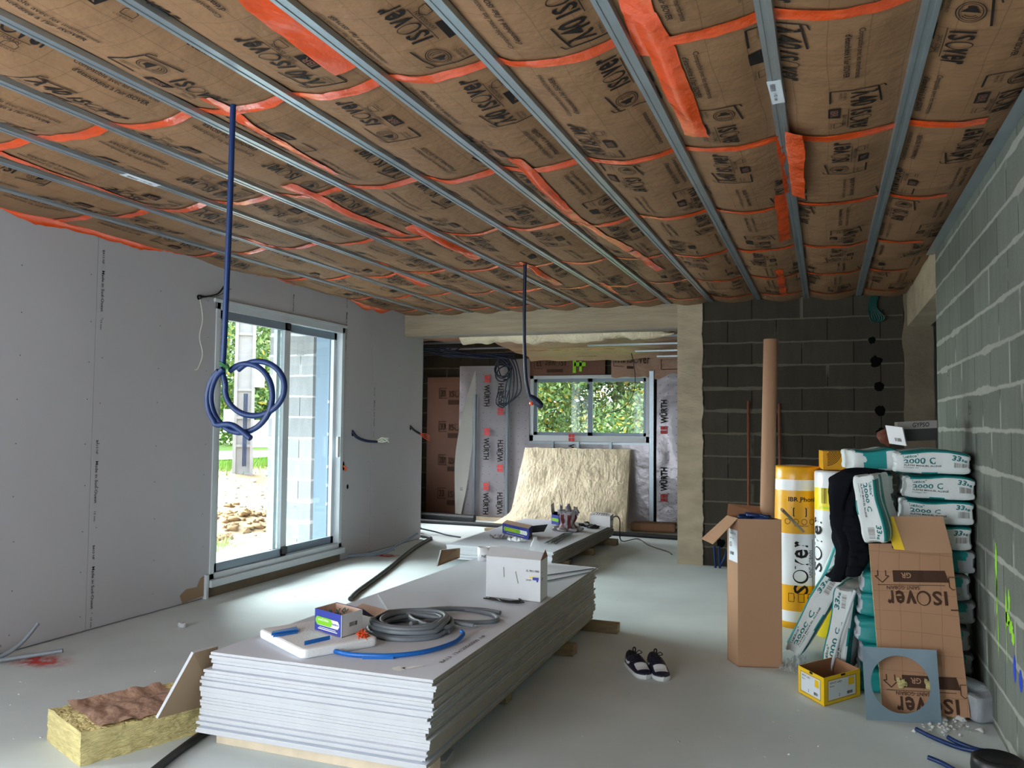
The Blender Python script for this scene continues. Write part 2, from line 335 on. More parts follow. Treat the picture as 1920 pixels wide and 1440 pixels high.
def grect(x0, y0, x1, y1, n=1):
    v = []; f = []
    hor = abs(x1-x0) > abs(y1-y0)
    for i in range(n+1):
        t = i/n; v += ([(x0+(x1-x0)*t, y0), (x0+(x1-x0)*t, y1)] if hor else [(x0, y0+(y1-y0)*t), (x1, y0+(y1-y0)*t)])
    for i in range(n): f.append((2*i, 2*i+2, 2*i+3, 2*i+1) if hor else (2*i, 2*i+1, 2*i+3, 2*i+2))
    return (v, f)
def gpoly(pts): return (list(pts), [tuple(range(len(pts)))])
def gring(cx, cy, rx, ry, t, n=28, a0=0, a1=2*PI, t2=None):
    v = []
    for i in range(n+1):
        a = a0+(a1-a0)*i/n; w = t if t2 is None else t+(t2-t)*(.5-.5*math.cos(a-a0))
        v += [(cx+rx*math.cos(a), cy+ry*math.sin(a)), (cx+(rx-w)*math.cos(a), cy+(ry-w)*math.sin(a))]
    return (v, [(2*i, 2*i+1, 2*i+3, 2*i+2) for i in range(n)])
def gframe(pts, t, closed=False):
    out = []
    n = len(pts)
    for i in range(n if closed else n-1):
        (x0, y0), (x1, y1) = pts[i], pts[(i+1) % n]; L = math.hypot(x1-x0, y1-y0); nx, ny = -(y1-y0)/L*t/2, (x1-x0)/L*t/2
        m = max(1, int(L/.06)); v = []; 
        for k in range(m+1):
            q = k/m; v += [(x0+(x1-x0)*q+nx, y0+(y1-y0)*q+ny), (x0+(x1-x0)*q-nx, y0+(y1-y0)*q-ny)]
        out.append((v, [(2*k, 2*k+1, 2*k+3, 2*k+2) for k in range(m)]))
    return gjoin(*out)
def wordmark(w=1., h=.28, bold=.03):    # the IS O ver word: heavy I S, thin swinging O, heavy v e r at capital height
    return gjoin(gfit('I', .05*w, h, bold), gfit('S', .15*w, h, bold, .09*w), gring(.38*w, h*.5, .115*w, h*.56, .013*w, 30, PI*.3, PI*2.3, .036*w),
                 gs(gfit('v', .17*w, h*1.36, bold), 1, 1, .5*w), gs(gfit('e', .15*w, h*1.36, bold), 1, 1, .685*w), gs(gfit('r', .1*w, h*1.36, bold), 1, 1, .87*w))
def barcode(w, h, n=16):
    out = []; x = 0
    for i in range(n):
        q = w/n; t = q*random.choice([.3, .5, .75]); out.append(grect(x, 0, x+t, h)); x += q
    return gjoin(*out)

K['redspray'] = spray_mat('red_spray', (222, 66, 58), .30, .17)

# ------------------------------------------------------------ the shell
XL, XR, YB, YF, CZ = -4.89, .78, 8.97, 11.8, 2.83      # left wall, right wall, dividing wall, far wall, underside of the ceiling channels
b = B(); b.box(-7.2, 4, -1.7, 12.3, -.25, 0); struct('floor', b, 'floor')
b = B(); b.box(-7.4, 4.2, -1.9, 12.5, 3.12, 3.3); struct('sky_blocker', b, 'blocker')  # unseen slab added to keep sky light out of the ceiling cavity
DY0, DY1, DZ0, DZ1 = 5.59, 7.6, .15, 2.52              # sliding door frame, outer size
# left wall: plasterboard lining over the masonry, in sheets 1.2 m wide
b = B()
def wl(y0, y1, z0, z1): b.box(XL-.018, XL, y0, y1, z0, z1, 0); b.box(XL-.3, XL-.018, y0, y1, z0-.02 if z0 < .1 else z0, z1, 1)
for y0, y1 in ((-1.6, -.9), (1.7, 1.76), (1.764, 3.16), (3.164, 4.36), (4.364, DY0), (DY1, 8.2), (8.204, 9.47)):
    wl(y0, y1, .012, 3.1)
wl(-.9, 1.7, .012, .3); wl(-.9, 1.7, 2.4, 3.1); wl(DY0, 6.63, DZ1, 3.1); wl(6.634, DY1, DZ1, 3.1)
b.box(XL-.3, XL-.002, DY0, DY1, 0, DZ0-.05, 2)
# printed lines and screw dots on the sheets
def wtext(t, y, z, hgt, ln, mi=3, up=-1): b.flat(gfit(t, ln, hgt, .012), (XL+.0015, y, z), (0, 0, up), (0, 1 if up < 0 else -1, 0), mi)
for y, zs in ((4.40, (2.58, 1.2, .45)), (3.2, (2.6, 1.4)), (6.67, (2.75,)), (8.25, (1.75,)), (7.63, (2.7,))):
    for k, z in enumerate(zs):
        if z > 2.7: wtext('Made in Sud-Ouest', y, z, .022, .17)
        else:
            wtext('Made in Sud-Ouest', y, z, .024, .3); wtext('13 mm', y, z-.36, .016, .07)
            wtext('BA13 NF', y, z+.15, .018, .1)
for y in (3.22, 3.78, 4.31, 4.42, 4.97, 5.5, 6.6, 7.66, 8.15, 8.27, 8.85, 9.4):
    for z in np.arange(.12, 2.8, .3):
        if y == 6.6 and z < DZ1: continue
        b.flat(gpoly([(.004*math.cos(a), .004*math.sin(a)) for a in np.arange(0, 6.2, 1)]), (XL+.0012, y+random.uniform(-.01, .01), z+random.uniform(-.03, .03)), (0, 1, 0), (0, 0, 1), 3)
# chipped bottom corner beside the door
b.flat(gpoly([(0, 0), (-.28, -.02), (-.31, .05), (-.24, .09), (-.12, .085), (-.08, .15), (-.02, .17)]), (XL+.0015, 5.57, .03), (0, 1, 0), (0, 0, 1), 4)
for y, z, w, h in ((5.38, 2.53, .022, .022), (7.72, .79, .02, .026), (7.63, 1.02, .02, .05), (7.80, 1.37, .02, .03), (9.15, 1.43, .02, .03)):
    b.flat(gpoly([(w*math.cos(a), h*math.sin(a)) for a in np.linspace(0, 2*PI, 16, endpoint=False)]), (XL+.0018, y, z), (0, 1, 0), (0, 0, 1), 5)
struct('wall_left', b, ['gyp_wall', 'block_out', 'concrete_dark', 'ink', 'gyp_back', 'hole'])
# right wall of blocks
def blob(w, h, seed, n=26, rag=.35):
    return gpoly([(w*math.cos(a)*(1+rag*noise.noise(V(math.cos(a)*2, math.sin(a)*2, seed))), h*math.sin(a)*(1+rag*noise.noise(V(math.cos(a)*2, math.sin(a)*2, seed+7)))) for a in np.linspace(0, 2*PI, n, endpoint=False)])
b = B(); b.box(XR, XR+.2, -1.6, 6.76, 0, 3.1)
for y, z, w, h, sd in ((4.62, .80, .022, .13, 1), (4.615, .68, .016, .10, 2), (4.60, .50, .008, .10, 3), (4.40, .66, .020, .09, 4), (4.37, .62, .05, .03, 5), (4.31, .60, .05, .028, 6), (4.26, .56, .03, .03, 7), (4.40, .5, .006, .08, 8), (4.33, .71, .02, .05, 9)):
    b.flat(blob(w, h, sd, 26, .7), (XR-.0015, y, z), (0, -1, 0), (0, 0, 1), 1)
b.flat(blob(.026, .062, 21, 26, .3), (XR-.0015, 4.24, .43), (0, -1, 0), (0, 0, 1), 2); b.flat(blob(.03, .05, 24, 26, .3), (XR-.0015, 4.12, .41), (0, -1, 0), (0, 0, 1), 2)
for y, z in ((6.2, 1.85), (5.35, 1.58)):
    b.flat(gjoin(gframe([(0, 0), (.07, 0), (.07, .07), (0, .07)], .005, True), gfit('NF 25', .05, .02, .01, .01, .025)), (XR-.0015, y, z), (0, -1, 0), (0, 0, 1), 3)
struct('wall_right', b, ['block_right', 'slime', 'bluespray', 'ink_brown'])
b = B(); b.box(XR-.005, XR+.2, 6.76, YB, 2.5, 3.1); struct('trim_1', b, 'concrete')      # lintel over the passage
# wall behind the camera with a bay
b = B(); b.box(-5.2, -4.3, -1.7, -1.5, 0, 3.1); b.box(-1.4, 1, -1.7, -1.5, 0, 3.1); b.box(-4.3, -1.4, -1.7, -1.5, 2.4, 3.1); b.box(-4.3, -1.4, -1.7, -1.5, 0, .05)
struct('wall_front', b, 'block_right')
# dividing wall: block panel, posts, beam
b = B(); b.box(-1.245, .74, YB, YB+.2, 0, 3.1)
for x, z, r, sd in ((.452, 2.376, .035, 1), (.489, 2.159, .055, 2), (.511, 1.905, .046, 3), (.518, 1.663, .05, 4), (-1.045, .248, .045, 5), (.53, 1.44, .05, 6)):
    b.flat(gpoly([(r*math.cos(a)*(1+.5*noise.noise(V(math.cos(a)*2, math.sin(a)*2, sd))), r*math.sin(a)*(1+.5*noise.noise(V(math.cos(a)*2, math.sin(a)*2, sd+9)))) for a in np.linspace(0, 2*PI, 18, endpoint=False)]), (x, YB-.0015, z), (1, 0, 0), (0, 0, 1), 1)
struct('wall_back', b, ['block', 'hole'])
def rough_post(x0, x1, y0, y1, z0, z1, jag0, jag1, nz=40):
    bb = B()
    for i in range(nz):
        pass
    vs = []; fs = []
    for i in range(nz+1):
        z = z0+(z1-z0)*i/nz; a = jag0*noise.noise(V(3, 0, z*4)); c = jag1*(noise.noise(V(9, 0, z*5))+.7*noise.noise(V(5, 2, z*17))+.4*noise.noise(V(5, 2, z*41)))
        vs += [(x0+a, y0, z), (x1+c, y0, z), (x1+c, y1, z), (x0+a, y1, z)]
    for i in range(nz):
        for k in range(4): fs.append((4*i+k, 4*i+(k+1) % 4, 4*i+4+(k+1) % 4, 4*i+4+k))
    return bb.add(vs, fs, 0)
struct('trim_2', rough_post(-1.505, -1.235, YB-.012, YB+.215, 0, 2.84, .004, .014, 90), 'concrete')     # concrete post at the opening
struct('trim_3', rough_post(.74, 1.01, YB-.008, YB+.2, 0, 3.1, .03, .006), 'concrete_dark')
b = B(); b.box(XL-.02, -1.24, YB-.006, YB+.21, 2.575, 2.838); b.box(XL+.1, -1.50, YB-.01, YB+.22, 2.562, 2.576, 1)
struct('trim_4', b, ['beam', 'gyp_side'])                                                               # beam over the opening
# passage behind the right end
b = B(); b.box(2.6, 2.7, 6.5, 12.3, 0, 3.1); b.box(.98, 2.7, 12.2, 12.3, 0, 3.1); b.box(.98, 2.7, 6.4, 6.5, 0, 3.1); b.box(1.35, 2.6, YB+1.6, YB+1.7, 0, 3.1)
struct('wall_passage', b, 'dark_room')
b = B(); b.box(1.36, 2.2, YB+1.56, YB+1.595, .02, 2.05); b.box(1.40, 1.42, YB+1.53, YB+1.56, 1.65, 1.8, 1); struct('door_2', b, ['bluepale', 'black'])
# far room shell
b = B()
for q_ in ((9.3, 9.8, 0, 3.1), (11.2, 12.3, 0, 3.1), (9.8, 11.2, 0, .9), (9.8, 11.2, 2.2, 3.1)): b.box(-6.5, -6.3, *q_)  # the unseen opening left here is added to brighten the far room
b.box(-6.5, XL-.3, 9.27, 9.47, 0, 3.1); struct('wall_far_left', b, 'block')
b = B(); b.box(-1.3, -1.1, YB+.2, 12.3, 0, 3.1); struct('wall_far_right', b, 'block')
WX0, WX1, WZ0, WZ1 = -4.235, -2.375, 1.235, 2.235
b = B()
for x0, x1, z0, z1 in ((-6.5, WX0, 0, 3.1), (WX1, -1.1, 0, 3.1), (WX0, WX1, 0, WZ0), (WX0, WX1, WZ1, 3.1)): b.box(x0, x1, YF+.12, YF+.34, z0, z1)
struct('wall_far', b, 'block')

# ------------------------------------------------------------ ceiling membrane with its print
CH = [.33, -.17, -.65, -1.14, -1.6, -2.06, -2.55, -3.04, -3.53, -4.0, -4.46]
EDG = sorted(CH+[XL-.05, XR+.05]); SEAM = [.35, 1.55, 2.75, 3.95, 5.15, 6.38, 7.55, 8.6]
def cz(x, y):
    for a, c in zip(EDG[:-1], EDG[1:]):
        if a <= x <= c: break
    t = min(1, max(0, (x-a)/(c-a))); s = min(abs(y-q) for q in SEAM)
    bay = math.sin(PI*t)**.75; sag = .046+.014*noise.noise(V(a*3, y*.9, 0))-.014*math.exp(-(s/.12)**2)
    if c-a < .3: sag *= .5
    wr = .010*noise.noise(V(x*5, y*4, 1))+.005*noise.noise(V(x*14, y*5, 4))
    z = 2.870-(sag+.012)*bay+wr*min(1, bay*1.5)
    if x < -4.46: z += (.035*noise.noise(V(0, y*1.3, 7)))*(-4.46-x)/.43+.01
    return z
b = B()
b.grid(lambda u, v: (XL-.02+u*(XR-XL+.03), -1.5+v*(YB+1.5-.002), cz(XL+u*(XR-XL), -1.5+v*(YB+1.5))), 118, 150, 0)
def onceil(p): return V(p.x, p.y, cz(p.x, p.y)-.0045)
LM = gjoin(gs(wordmark(.27, .078, .03), 1, 1, .21, .078), gfit('SAINT-GOBAIN', .14, .016, .01, .25, .045), gs(grect(.19, .066, .42, .069, 5), 1),
           gframe([(.17, .19), (0, .17), (.0, -.005), (.12, -.005)], .008), gframe([(.0, .175), (.0, .19), (.03, .2)], .006),
           gfit('PERFORMANCE', .08, .011, .0, .015, .045), gfit('THERMIQUE', .07, .011, .0, .015, .028),
           gframe([(.345, .012), (.40, .012), (.40, .035), (.372, .05), (.345, .035)], .003, True), gfit('COMBLES', .08, .008, 0, .33, -.004))
IBR = gpoly([(.17, -.012), (.27, -.012), (.285, .036), (.17, .036)])
A140 = gjoin(gs(gfit('\u03bb40', .155, .095, .03), 1, 1, .022, .075))
SPK = gjoin(gring(.085, .12, .062, .045, .004), gring(.085, .12, .052, .036, .003), gpoly([(.05, .108), (.062, .108), (.085, .09), (.085, .15), (.062, .132), (.05, .132)]),
            gring(.09, .12, .022, .022, .004, 8, -1, 1), gring(.09, .12, .034, .03, .004, 8, -1, 1))
CT = gjoin(gfit('Compatible avec les membranes', .42, .020, .012, 0, .042), gs(gfit("d'\u00e9tanch\u00e9it\u00e9 \u00e0 l'air ISOVER", .37, .021, .03), 1, 1, .03, .0))
IBRT = gs(gfit('IBR', .07, .03, .035), 1, 1, .19, -.003)
XC = [XR-.19-.275*k for k in range(21)]
for si, (y0, y1) in enumerate(zip(SEAM[:-1], SEAM[1:])):
    for k, x in enumerate(XC):
        seg = int(math.floor((x+.55)/1.45)); flip = (si+seg+(k*7 % 5 == 0)*0) % 2 if si > 2 else (1 if (si == 2 and x < -.75) or (si == 1 and -1.9 < x < -.7) else 0)
        L = y1-y0; st = (k+si) % 2; ylogo = y0+(.06 if st else .64)*L/1.2; ytxt = y0+(.64 if st else .1)*L/1.2; kk = (k//2+si) % 2
        jx = random.uniform(-.015, .015)
        def put(g, yo, wdt, xo, mi=1):
            if flip: b.flat(g, (x+jx+.2-xo-.05, yo+wdt, 0), (0, -1, 0), (-1, 0, 0), mi, onceil)
            else: b.flat(g, (x+jx+xo, yo, 0), (0, 1, 0), (1, 0, 0), mi, onceil)
        if x < XL+.12: continue
        put(LM, ylogo, .48, 0); put(A140 if kk else SPK, ylogo, .48, 0); put(IBR, ylogo, .48, 0); put(IBRT, ylogo, .48, 0, 2)
        put(CT, ytxt, .42, .04)
# the IBR letters sit just below their dark plate
struct('ceiling', b, ['kraft', 'ink', 'kraft3'])

# ------------------------------------------------------------ steel channels under the membrane
ordn = ['first', 'second', 'third', 'fourth', 'fifth', 'sixth', 'seventh', 'eighth', 'ninth', 'tenth', 'eleventh']
PRO = [(-.03, .02), (-.026, .0), (-.010, .0), (-.008, .003), (.008, .003), (.010, .0), (.026, .0), (.03, .02), (.0285, .02), (.025, .0015), (.009, .0015), (.007, .0045), (-.007, .0045), (-.009, .0015), (-.025, .0015), (-.0285, .02)]
def channel(bb, x, y0, y1, dz=0., dx=0., x1=None):
    x1 = x if x1 is None else x1; k = len(PRO)
    vs = [(x+dx+p[0], y0, CZ+p[1]+dz) for p in PRO]+[(x1+dx+p[0], y1, CZ+p[1]+dz) for p in PRO]
    return bb.add(vs, [(i, (i+1) % k, k+(i+1) % k, k+i) for i in range(k)], 0)
CUT = [4.3, 3.35, 3.15, 3.45, 3.6, 3.45, 3.6, 3.3, 4.1, 4.5, 4.2]
for i, x in enumerate(CH):
    t = thing('ceiling_channel', 'galvanised ceiling channel running away from the camera, %s counted from the right block wall' % ordn[i], 'metal channel', (x, CUT[i], CZ), 'ceiling channels')
    xa = x-.012; bb = B(); channel(bb, xa, -1.4, CUT[i], 0, 0, x); bb.build('near_length', 'zinc', t)
    bb = B(); channel(bb, x, CUT[i]+.003, YB-.02, .0012, 0); bb.build('far_length', 'zinc', t)
    if i in (1, 8):
        bb = B(); y = 3.35 if i == 1 else 3.42; w = .022 if i == 1 else .026
        bb.slab([(x-w-.008, y-.12, CZ-.001), (x+w, y-.12, CZ-.001), (x+w+.006, y+.11, CZ-.001), (x-w, y+.12, CZ-.001)], (0, 0, -.001))
        bb.flat(barcode(.07, .02), (x-.02, y-.09, CZ-.003), (0, 1, 0), (1, 0, 0), 1); bb.flat(gfit('1 FD 180', .08, .012, .01), (x-.01, y+.0, CZ-.003), (0, 1, 0), (1, 0, 0), 1)
        bb.build('paper_sticker', ['label', 'ink'], t)['label'] = 'white paper sticker'
bb = B(); bb.box(XR-.022, XR-.001, -1.4, 6.8, 2.80, 2.872); bb.box(XR-.06, XR-.001, -1.4, 6.8, 2.798, 2.80)
tag(bb.build('edge_channel', 'zinc'), 'thin steel edge channel along the top of the right block wall', 'metal channel')

# ------------------------------------------------------------ orange tape
def tape(p0, p1, w, label, below=.008, z=2.81, wav=.012, seg=60, name='orange_tape', dip=0.):
    a, c = Vector(p0), Vector(p1); d = (c-a); L = d.length; d.normalize(); nrm = V(-d.y, d.x, 0); sd = random.uniform(0, 40); n = max(14, int(L*22)); bb = B()
    def fn(u, v):
        tt = v; e = .5*w*(1+.35*noise.noise(V(tt*L*2.3, sd, 0))); off = wav*noise.noise(V(tt*L*1.4, sd, 5)); s = (u-.5)*2
        jag = .006*noise.noise(V(tt*L*30, sd, s*3)) if abs(s) > .9 else 0
        p = a+d*(tt*L)+nrm*(s*e+off+jag); cr = .006*noise.noise(V(p.x*26, p.y*26, sd))+.004*noise.noise(V(p.x*60, p.y*60, sd))
        return (p.x, p.y, cz(p.x, p.y)-below+cr*.6-dip*(1-abs(s))*math.sin(PI*tt))
    bb.grid(fn, 6, n, 0); o = bb.build(name, 'tape'); return tag(o, label, 'tape', 'orange seam tapes')
where = ['above the camera', 'over the near end of the stack', 'first across the nearest part of the ceiling in view', 'second across the ceiling, over the middle of the near board stack', 'third across the ceiling, level with the tall cardboard tube',
         'fourth across the ceiling from the camera', 'fifth across the ceiling from the camera', 'last across the ceiling just before the concrete beam']
for i, y in enumerate(SEAM[2:8]): tape((XL+.05, y+.02, 0), (XR-.12, y-.01, 0), .068 if i < 2 else .055, 'long orange seam tape, '+where[i+2])
def pxtape(x0, y0, x1, y1, w, label, **k): return tape(G(x0, y0, 2.81), G(x1, y1, 2.81), w, label, **k)
pxtape(445, -30, 652, 142, .12, 'wide smooth orange tape strip at the top left, between two channels')
pxtape(382, 185, 628, 330, .055, 'narrow orange tape strip passing beside the top of the left hanging blue conduit', wav=.03)
pxtape(535, 345, 760, 445, .075, 'shiny creased orange tape strip near the middle left of the ceiling', dip=.02)
pxtape(770, 430, 905, 490, .11, 'sagging open orange tape pocket over the left end of the beam', dip=.05)
pxtape(-20, 285, 280, 388, .06, 'orange tape strip along the far left of the ceiling')
pxtape(1180, -30, 1222, 120, .105, 'broad orange tape strip at the top centre right, nearer piece')
pxtape(1205, 30, 1308, 258, .10, 'broad creased orange tape strip at the centre right ending at a cross seam', dip=.02)
pxtape(962, 298, 1075, 405, .085, 'creased orange tape strip in the middle of the ceiling, nearer piece', dip=.02)
pxtape(1065, 400, 1182, 470, .07, 'wrinkled orange tape strip in the middle of the ceiling, farther piece')
pxtape(1488, 248, 1496, 368, .075, 'glossy orange tape patch lapped over the steel channel, right piece', below=.045, dip=.0)
pxtape(1467, 262, 1482, 366, .06, 'glossy orange tape patch beside the steel channel, left piece', below=.03)
pxtape(1463, 372, 1471, 455, .07, 'small crumpled orange tape patch beyond the glossy patch on the channel')
pxtape(1185, 472, 1238, 508, .07, 'short orange tape patch right of the second hanging conduit')
pxtape(972, 488, 1048, 532, .08, 'crumpled orange tape round the top of the right hanging conduit', dip=.03)
pxtape(1126, 530, 1162, 556, .06, 'small orange tape patch just before the beam')
pxtape(455, 450, 532, 482, .07, 'short orange tape piece near the left wall above the sliding door', dip=.02)
pxtape(704, 497, 800, 540, .08, 'crumpled orange tape over the far left part of the ceiling', dip=.02)
pxtape(1460, 505, 1470, 555, .06, 'faint orange tape strip before the block wall')
# ragged tape hanging down at the head of the left wall
def ragged(y0, y1, dep, label, seed):
    bb = B(); n = int((y1-y0)*26)
    def fn(u, v):
        y = y0+(y1-y0)*v; zt = cz(XL+.03, y)+.01; d = dep*(.35+.65*abs(noise.noise(V(y*2.2, seed, 0)))*1.7)*math.sin(PI*min(1, .08+v*.9))+.012*noise.noise(V(y*25, seed, 1))
        return (XL+.006+.05*(1-u)**2+.006*noise.noise(V(y*20, u*6, seed)), y, zt-u*d)
    bb.grid(fn, 5, n, 0); tag(bb.build('orange_tape', 'tape'), label, 'tape', 'orange tape along the wall head')
ragged(3.5, 5.25, .13, 'ragged orange tape flap at the head of the left wall, left part', 2)
ragged(5.9, 6.9, .03, 'thin orange tape edge at the wall head above the sliding door', 5)
ragged(7.6, 8.75, .10, 'ragged orange tape flap at the wall head right of the sliding door', 9)

# ------------------------------------------------------------ sliding door
xg = XL-.06
t = thing('door_1', 'white two-leaf aluminium sliding glass door in the left plasterboard wall', 'door', (XL, 6.6, DZ0)); t['kind'] = 'structure'
b = B()
for a in ((DY0, DY1, DZ1-.06, DZ1), (DY0, DY1, DZ0, DZ0+.05), (DY0, DY0+.05, DZ0, DZ1), (DY1-.05, DY1, DZ0, DZ1)): b.box(XL-.13, XL+.012, *a)
b.box(XL-.018, XL+.022, DY0-.03, DY1+.03, DZ1, DZ1+.03); b.box(XL-.02, XL+.05, DY0-.02, DY1+.02, DZ0-.06, DZ0)
b.build('frame', 'alu', t, bevel=.003)
for nm, y0, y1, x in (('near', DY0+.05, 6.66, xg+.03), ('far', 6.52, DY1-.05, xg-.02)):
    b = B(); w = .075
    for a in ((y0, y1, DZ1-.06-w, DZ1-.06, 1), (y0, y1, DZ0+.05, DZ0+.05+w, 1), (y0, y0+.05, DZ0+.05, DZ1-.06, 0), (y1-.05 if nm == 'far' else y1-.09, y1, DZ0+.05, DZ1-.06, 0)): b.box(x-.02, x+.02, *a)
    lf = b.build('sash', ['alu', 'alu_grey'], t, bevel=.002)
    b = B(); b.box(x-.003, x+.003, y0+.04, y1-.04, DZ0+.1, DZ1-.12); b.build('glass_pane', 'glass', lf)
b = B(); b.box(XL-.004, XL+.018, 7.49, 7.53, 1.12, 1.34); b.build('handle', 'alu', t, bevel=.004)
b = B(); b.box(xg+.03, xg+.07, 6.58, 6.66, DZ0+.07, DZ0+.14); b.box(xg+.03, xg+.07, 6.6, 6.64, DZ1-.12, DZ1-.07); b.build('roller_block', 'black', t)
b = B()
for z in (1.0, 1.35, 1.7, .6, .8): b.box(XL-.135, XL-.128, DY1-.09, DY1-.07, z, z+.03, 1)
b.box(XL-.3, XL-.13, DY1-.02, DY1-.002, DZ0, DZ1, 0); b.box(XL-.3, XL-.13, DY1-.08, DY1-.02, DZ0, DZ1, 0); b.box(XL-.3, XL-.13, DY0+.002, DY0+.02, DZ0, DZ1, 0); b.build('reveal', ['blue_jamb', 'white_pl'], t)
b = B(); b.box(XL-.01, XL+.004, DY0-.03, DY1, .1, .16); b.box(XL-.01, XL+.03, DY0-.055, DY0-.03, 0, .2, 0); struct('trim_5', b, ['alu'])

# ------------------------------------------------------------ far window and wall
t = thing('window_1', 'white aluminium sliding window with two panes in the far wall', 'window', ((WX0+WX1)/2, YF+.05, WZ0)); t['kind'] = 'structure'
b = B()
for a in ((WX0, WX1, WZ1-.05, WZ1), (WX0, WX1, WZ0, WZ0+.09), (WX0, WX0+.06, WZ0, WZ1), (WX1-.06, WX1, WZ0, WZ1)): b.box(a[0], a[1], YF-.02, YF+.12, a[2], a[3])
b.build('frame', 'alu', t, bevel=.003)
for x0, x1, y in ((WX0+.06, -3.27, YF+.03), (-3.31, WX1-.06, YF+.07)):
    b = B(); w = .05
    for a in ((x0, x1, WZ1-.05-w, WZ1-.05), (x0, x1, WZ0+.09, WZ0+.09+w), (x0, x0+w, WZ0+.09, WZ1-.05), (x1-w, x1, WZ0+.09, WZ1-.05)): b.box(a[0], a[1], y-.018, y+.018, a[2], a[3])
    sh = b.build('sash', 'alu_grey', t); b = B(); b.box(x0+.04, x1-.04, y-.003, y+.003, WZ0+.13, WZ1-.09); b.build('glass_pane', 'glass', sh)
b = B(); b.box(-3.33, -3.3, YF+.0, YF+.03, 2.02, 2.1); b.build('latch', 'black', t)

def wall_text(bb, g, x, z, ang, mi, y, rx=1):
    ca, sa = math.cos(ang), math.sin(ang); bb.flat(g, (x, y, z), (ca*rx, 0, sa*rx), (-sa, 0, ca), mi)
# kraft insulation panels at the left of the far wall
b = B(); b.grid(lambda u, v: (-6.0+u*.98, YF-.01+.012*noise.noise(V(u*3, v*6, 3)), .07+v*2.16), 12, 24, 0)
b.box(-6.0, -5.02, YF, YF+.1, .07, 2.23, 1)
for z in (.2, .73, 1.26, 1.79):
    for x, s in ((-5.78, 1), ): wall_text(b, gjoin(gs(wordmark(.36, .1), 1, 1, .18, .12), gframe([(.14, .1), (0, .1), (0, .26), (.14, .26)], .01), gfit('33', .09, .1, .06, .02, .13), grect(.16, .0, .42, .075, 3)), x, z, 0, 2, YF-.026)
tag(b.build('kraft_insulation', ['kraft3', 'wool_y', 'ink_brown']), 'shade-darkened brown kraft-faced insulation panel standing at the left of the far wall', 'insulation')
b = B()
for x0, x1, z0, z1 in ((-4.32, WX0-.0, 2.235, 2.6), (WX0, -3.05, 2.24, 2.6)):
    b.grid(lambda u, v: (x0+u*(x1-x0), YF-.005+.01*noise.noise(V(u*5, v*4, 8)), z0+v*(z1-z0)), 8, 6, 0)
wall_text(b, gjoin(gs(wordmark(.34, .1), 1, 1, 0, 0), gframe([(.36, -.02), (.5, -.02), (.5, .14), (.36, .14)], .008), gfit('33', .09, .1, .06, .38, 0), grect(.04, .15, .3, .2, 3)), -3.66, 2.48, PI, 1, YF-.03)
b.flat(gjoin(grect(0, 0, .05, .2, 4), grect(.1, .02, .14, .18, 4), grect(.02, .1, .2, .16, 4)), (-3.55, YF-.02, 2.27), (1, 0, 0), (0, 0, 1), 2)
tag(b.build('kraft_insulation', ['kraft3', 'ink_brown', 'slime']), 'brown kraft-faced insulation above the far window with green spray marks', 'insulation')
b = B(); b.grid(lambda u, v: (-2.95+u*1.05, YF-.04+.05*noise.noise(V(u*3, v*3, 12)), 2.2+.1*noise.noise(V(u*4, 0, 2))*(1-v)+v*.45), 24, 12, 0)
wall_text(b, gjoin(gs(wordmark(.34, .1), 1, 1, .2, 0), gframe([(.16, -.06), (0, -.06), (0, .12), (.12, .12)], .008), gfit('\u03bb40', .15, .1, .06, .02, 0), grect(.2, -.09, .3, -.05, 2)), -2.9, 2.42, -.06, 1, YF-.085)
wall_text(b, gframe([(0, 0), (.36, 0), (.36, .3), (0, .3)], .01, True), -2.2, 2.3, 0, 1, YF-.085)
tag(b.build('insulation_batt', ['kraft4', 'ink_brown']), 'pinkish wrinkled kraft-faced batt above the right half of the far window', 'insulation')
# vapour membrane with its print
def wurth(bb, x, z, up, y, ln=.34, fn=None):
    g = gfit('W\u00dcRTH', ln, .085, .05); e = gjoin(grect(0, 0, .05, .042), grect(0, .048, .05, .09), grect(.058, .0, .11, .042), grect(.058, .048, .11, .09)); e = (e[0], e[1])
    if up: bb.flat(g, (x, y, z), (0, 0, 1), (-1, 0, 0), 1); bb.flat(e, (x, y, z-.15), (0, 0, 1), (-1, 0, 0), 2)
    else: bb.flat(g, (x, y, z), (0, 0, -1), (1, 0, 0), 1); bb.flat(e, (x, y, z+.15), (0, 0, -1), (1, 0, 0), 2)
def dots(bb, x0, x1, z0, z1, y, st=.12):
    for x in np.arange(x0, x1, st):
        for z in np.arange(z0, z1, st): bb.flat(grect(0, 0, .012, .008), (x, y(x, z)-.004 if callable(y) else y, z), (1, 0, 0), (0, 0, 1), 1)
def mem_y(x, z): return YF-.02+.02*noise.noise(V(x*1.2, 0, z*1.3))+.012*math.sin(x*5)
b = B()
for x0, x1, z0, z1 in ((-5.42, -4.59, .05, 2.4), (-4.59, WX0, .05, 2.5), (WX0, WX1, .05, WZ0)):
    b.grid(lambda u, v: (x0+u*(x1-x0), mem_y(x0+u*(x1-x0), z0+v*(z1-z0)), z0+v*(z1-z0)), 10, 24, 0)
dots(b, -5.38, -4.3, .1, 2.35, mem_y)
for z in (2.1, 1.27, .42): wurth(b, -4.98, z, False, YF-.055)
for z in (1.78, .9, .09): wurth(b, -4.66, z, True, YF-.055)
wurth(b, -3.6, 1.2, False, YF-.05)
tag(b.build('vapour_membrane', ['film', 'ink', 'red']), 'silvery printed vapour membrane on the wall left of and under the far window', 'membrane')
b = B(); mr = lambda x, z: YF-.03+.04*noise.noise(V(x*2.4, 3, z*1.1+x))
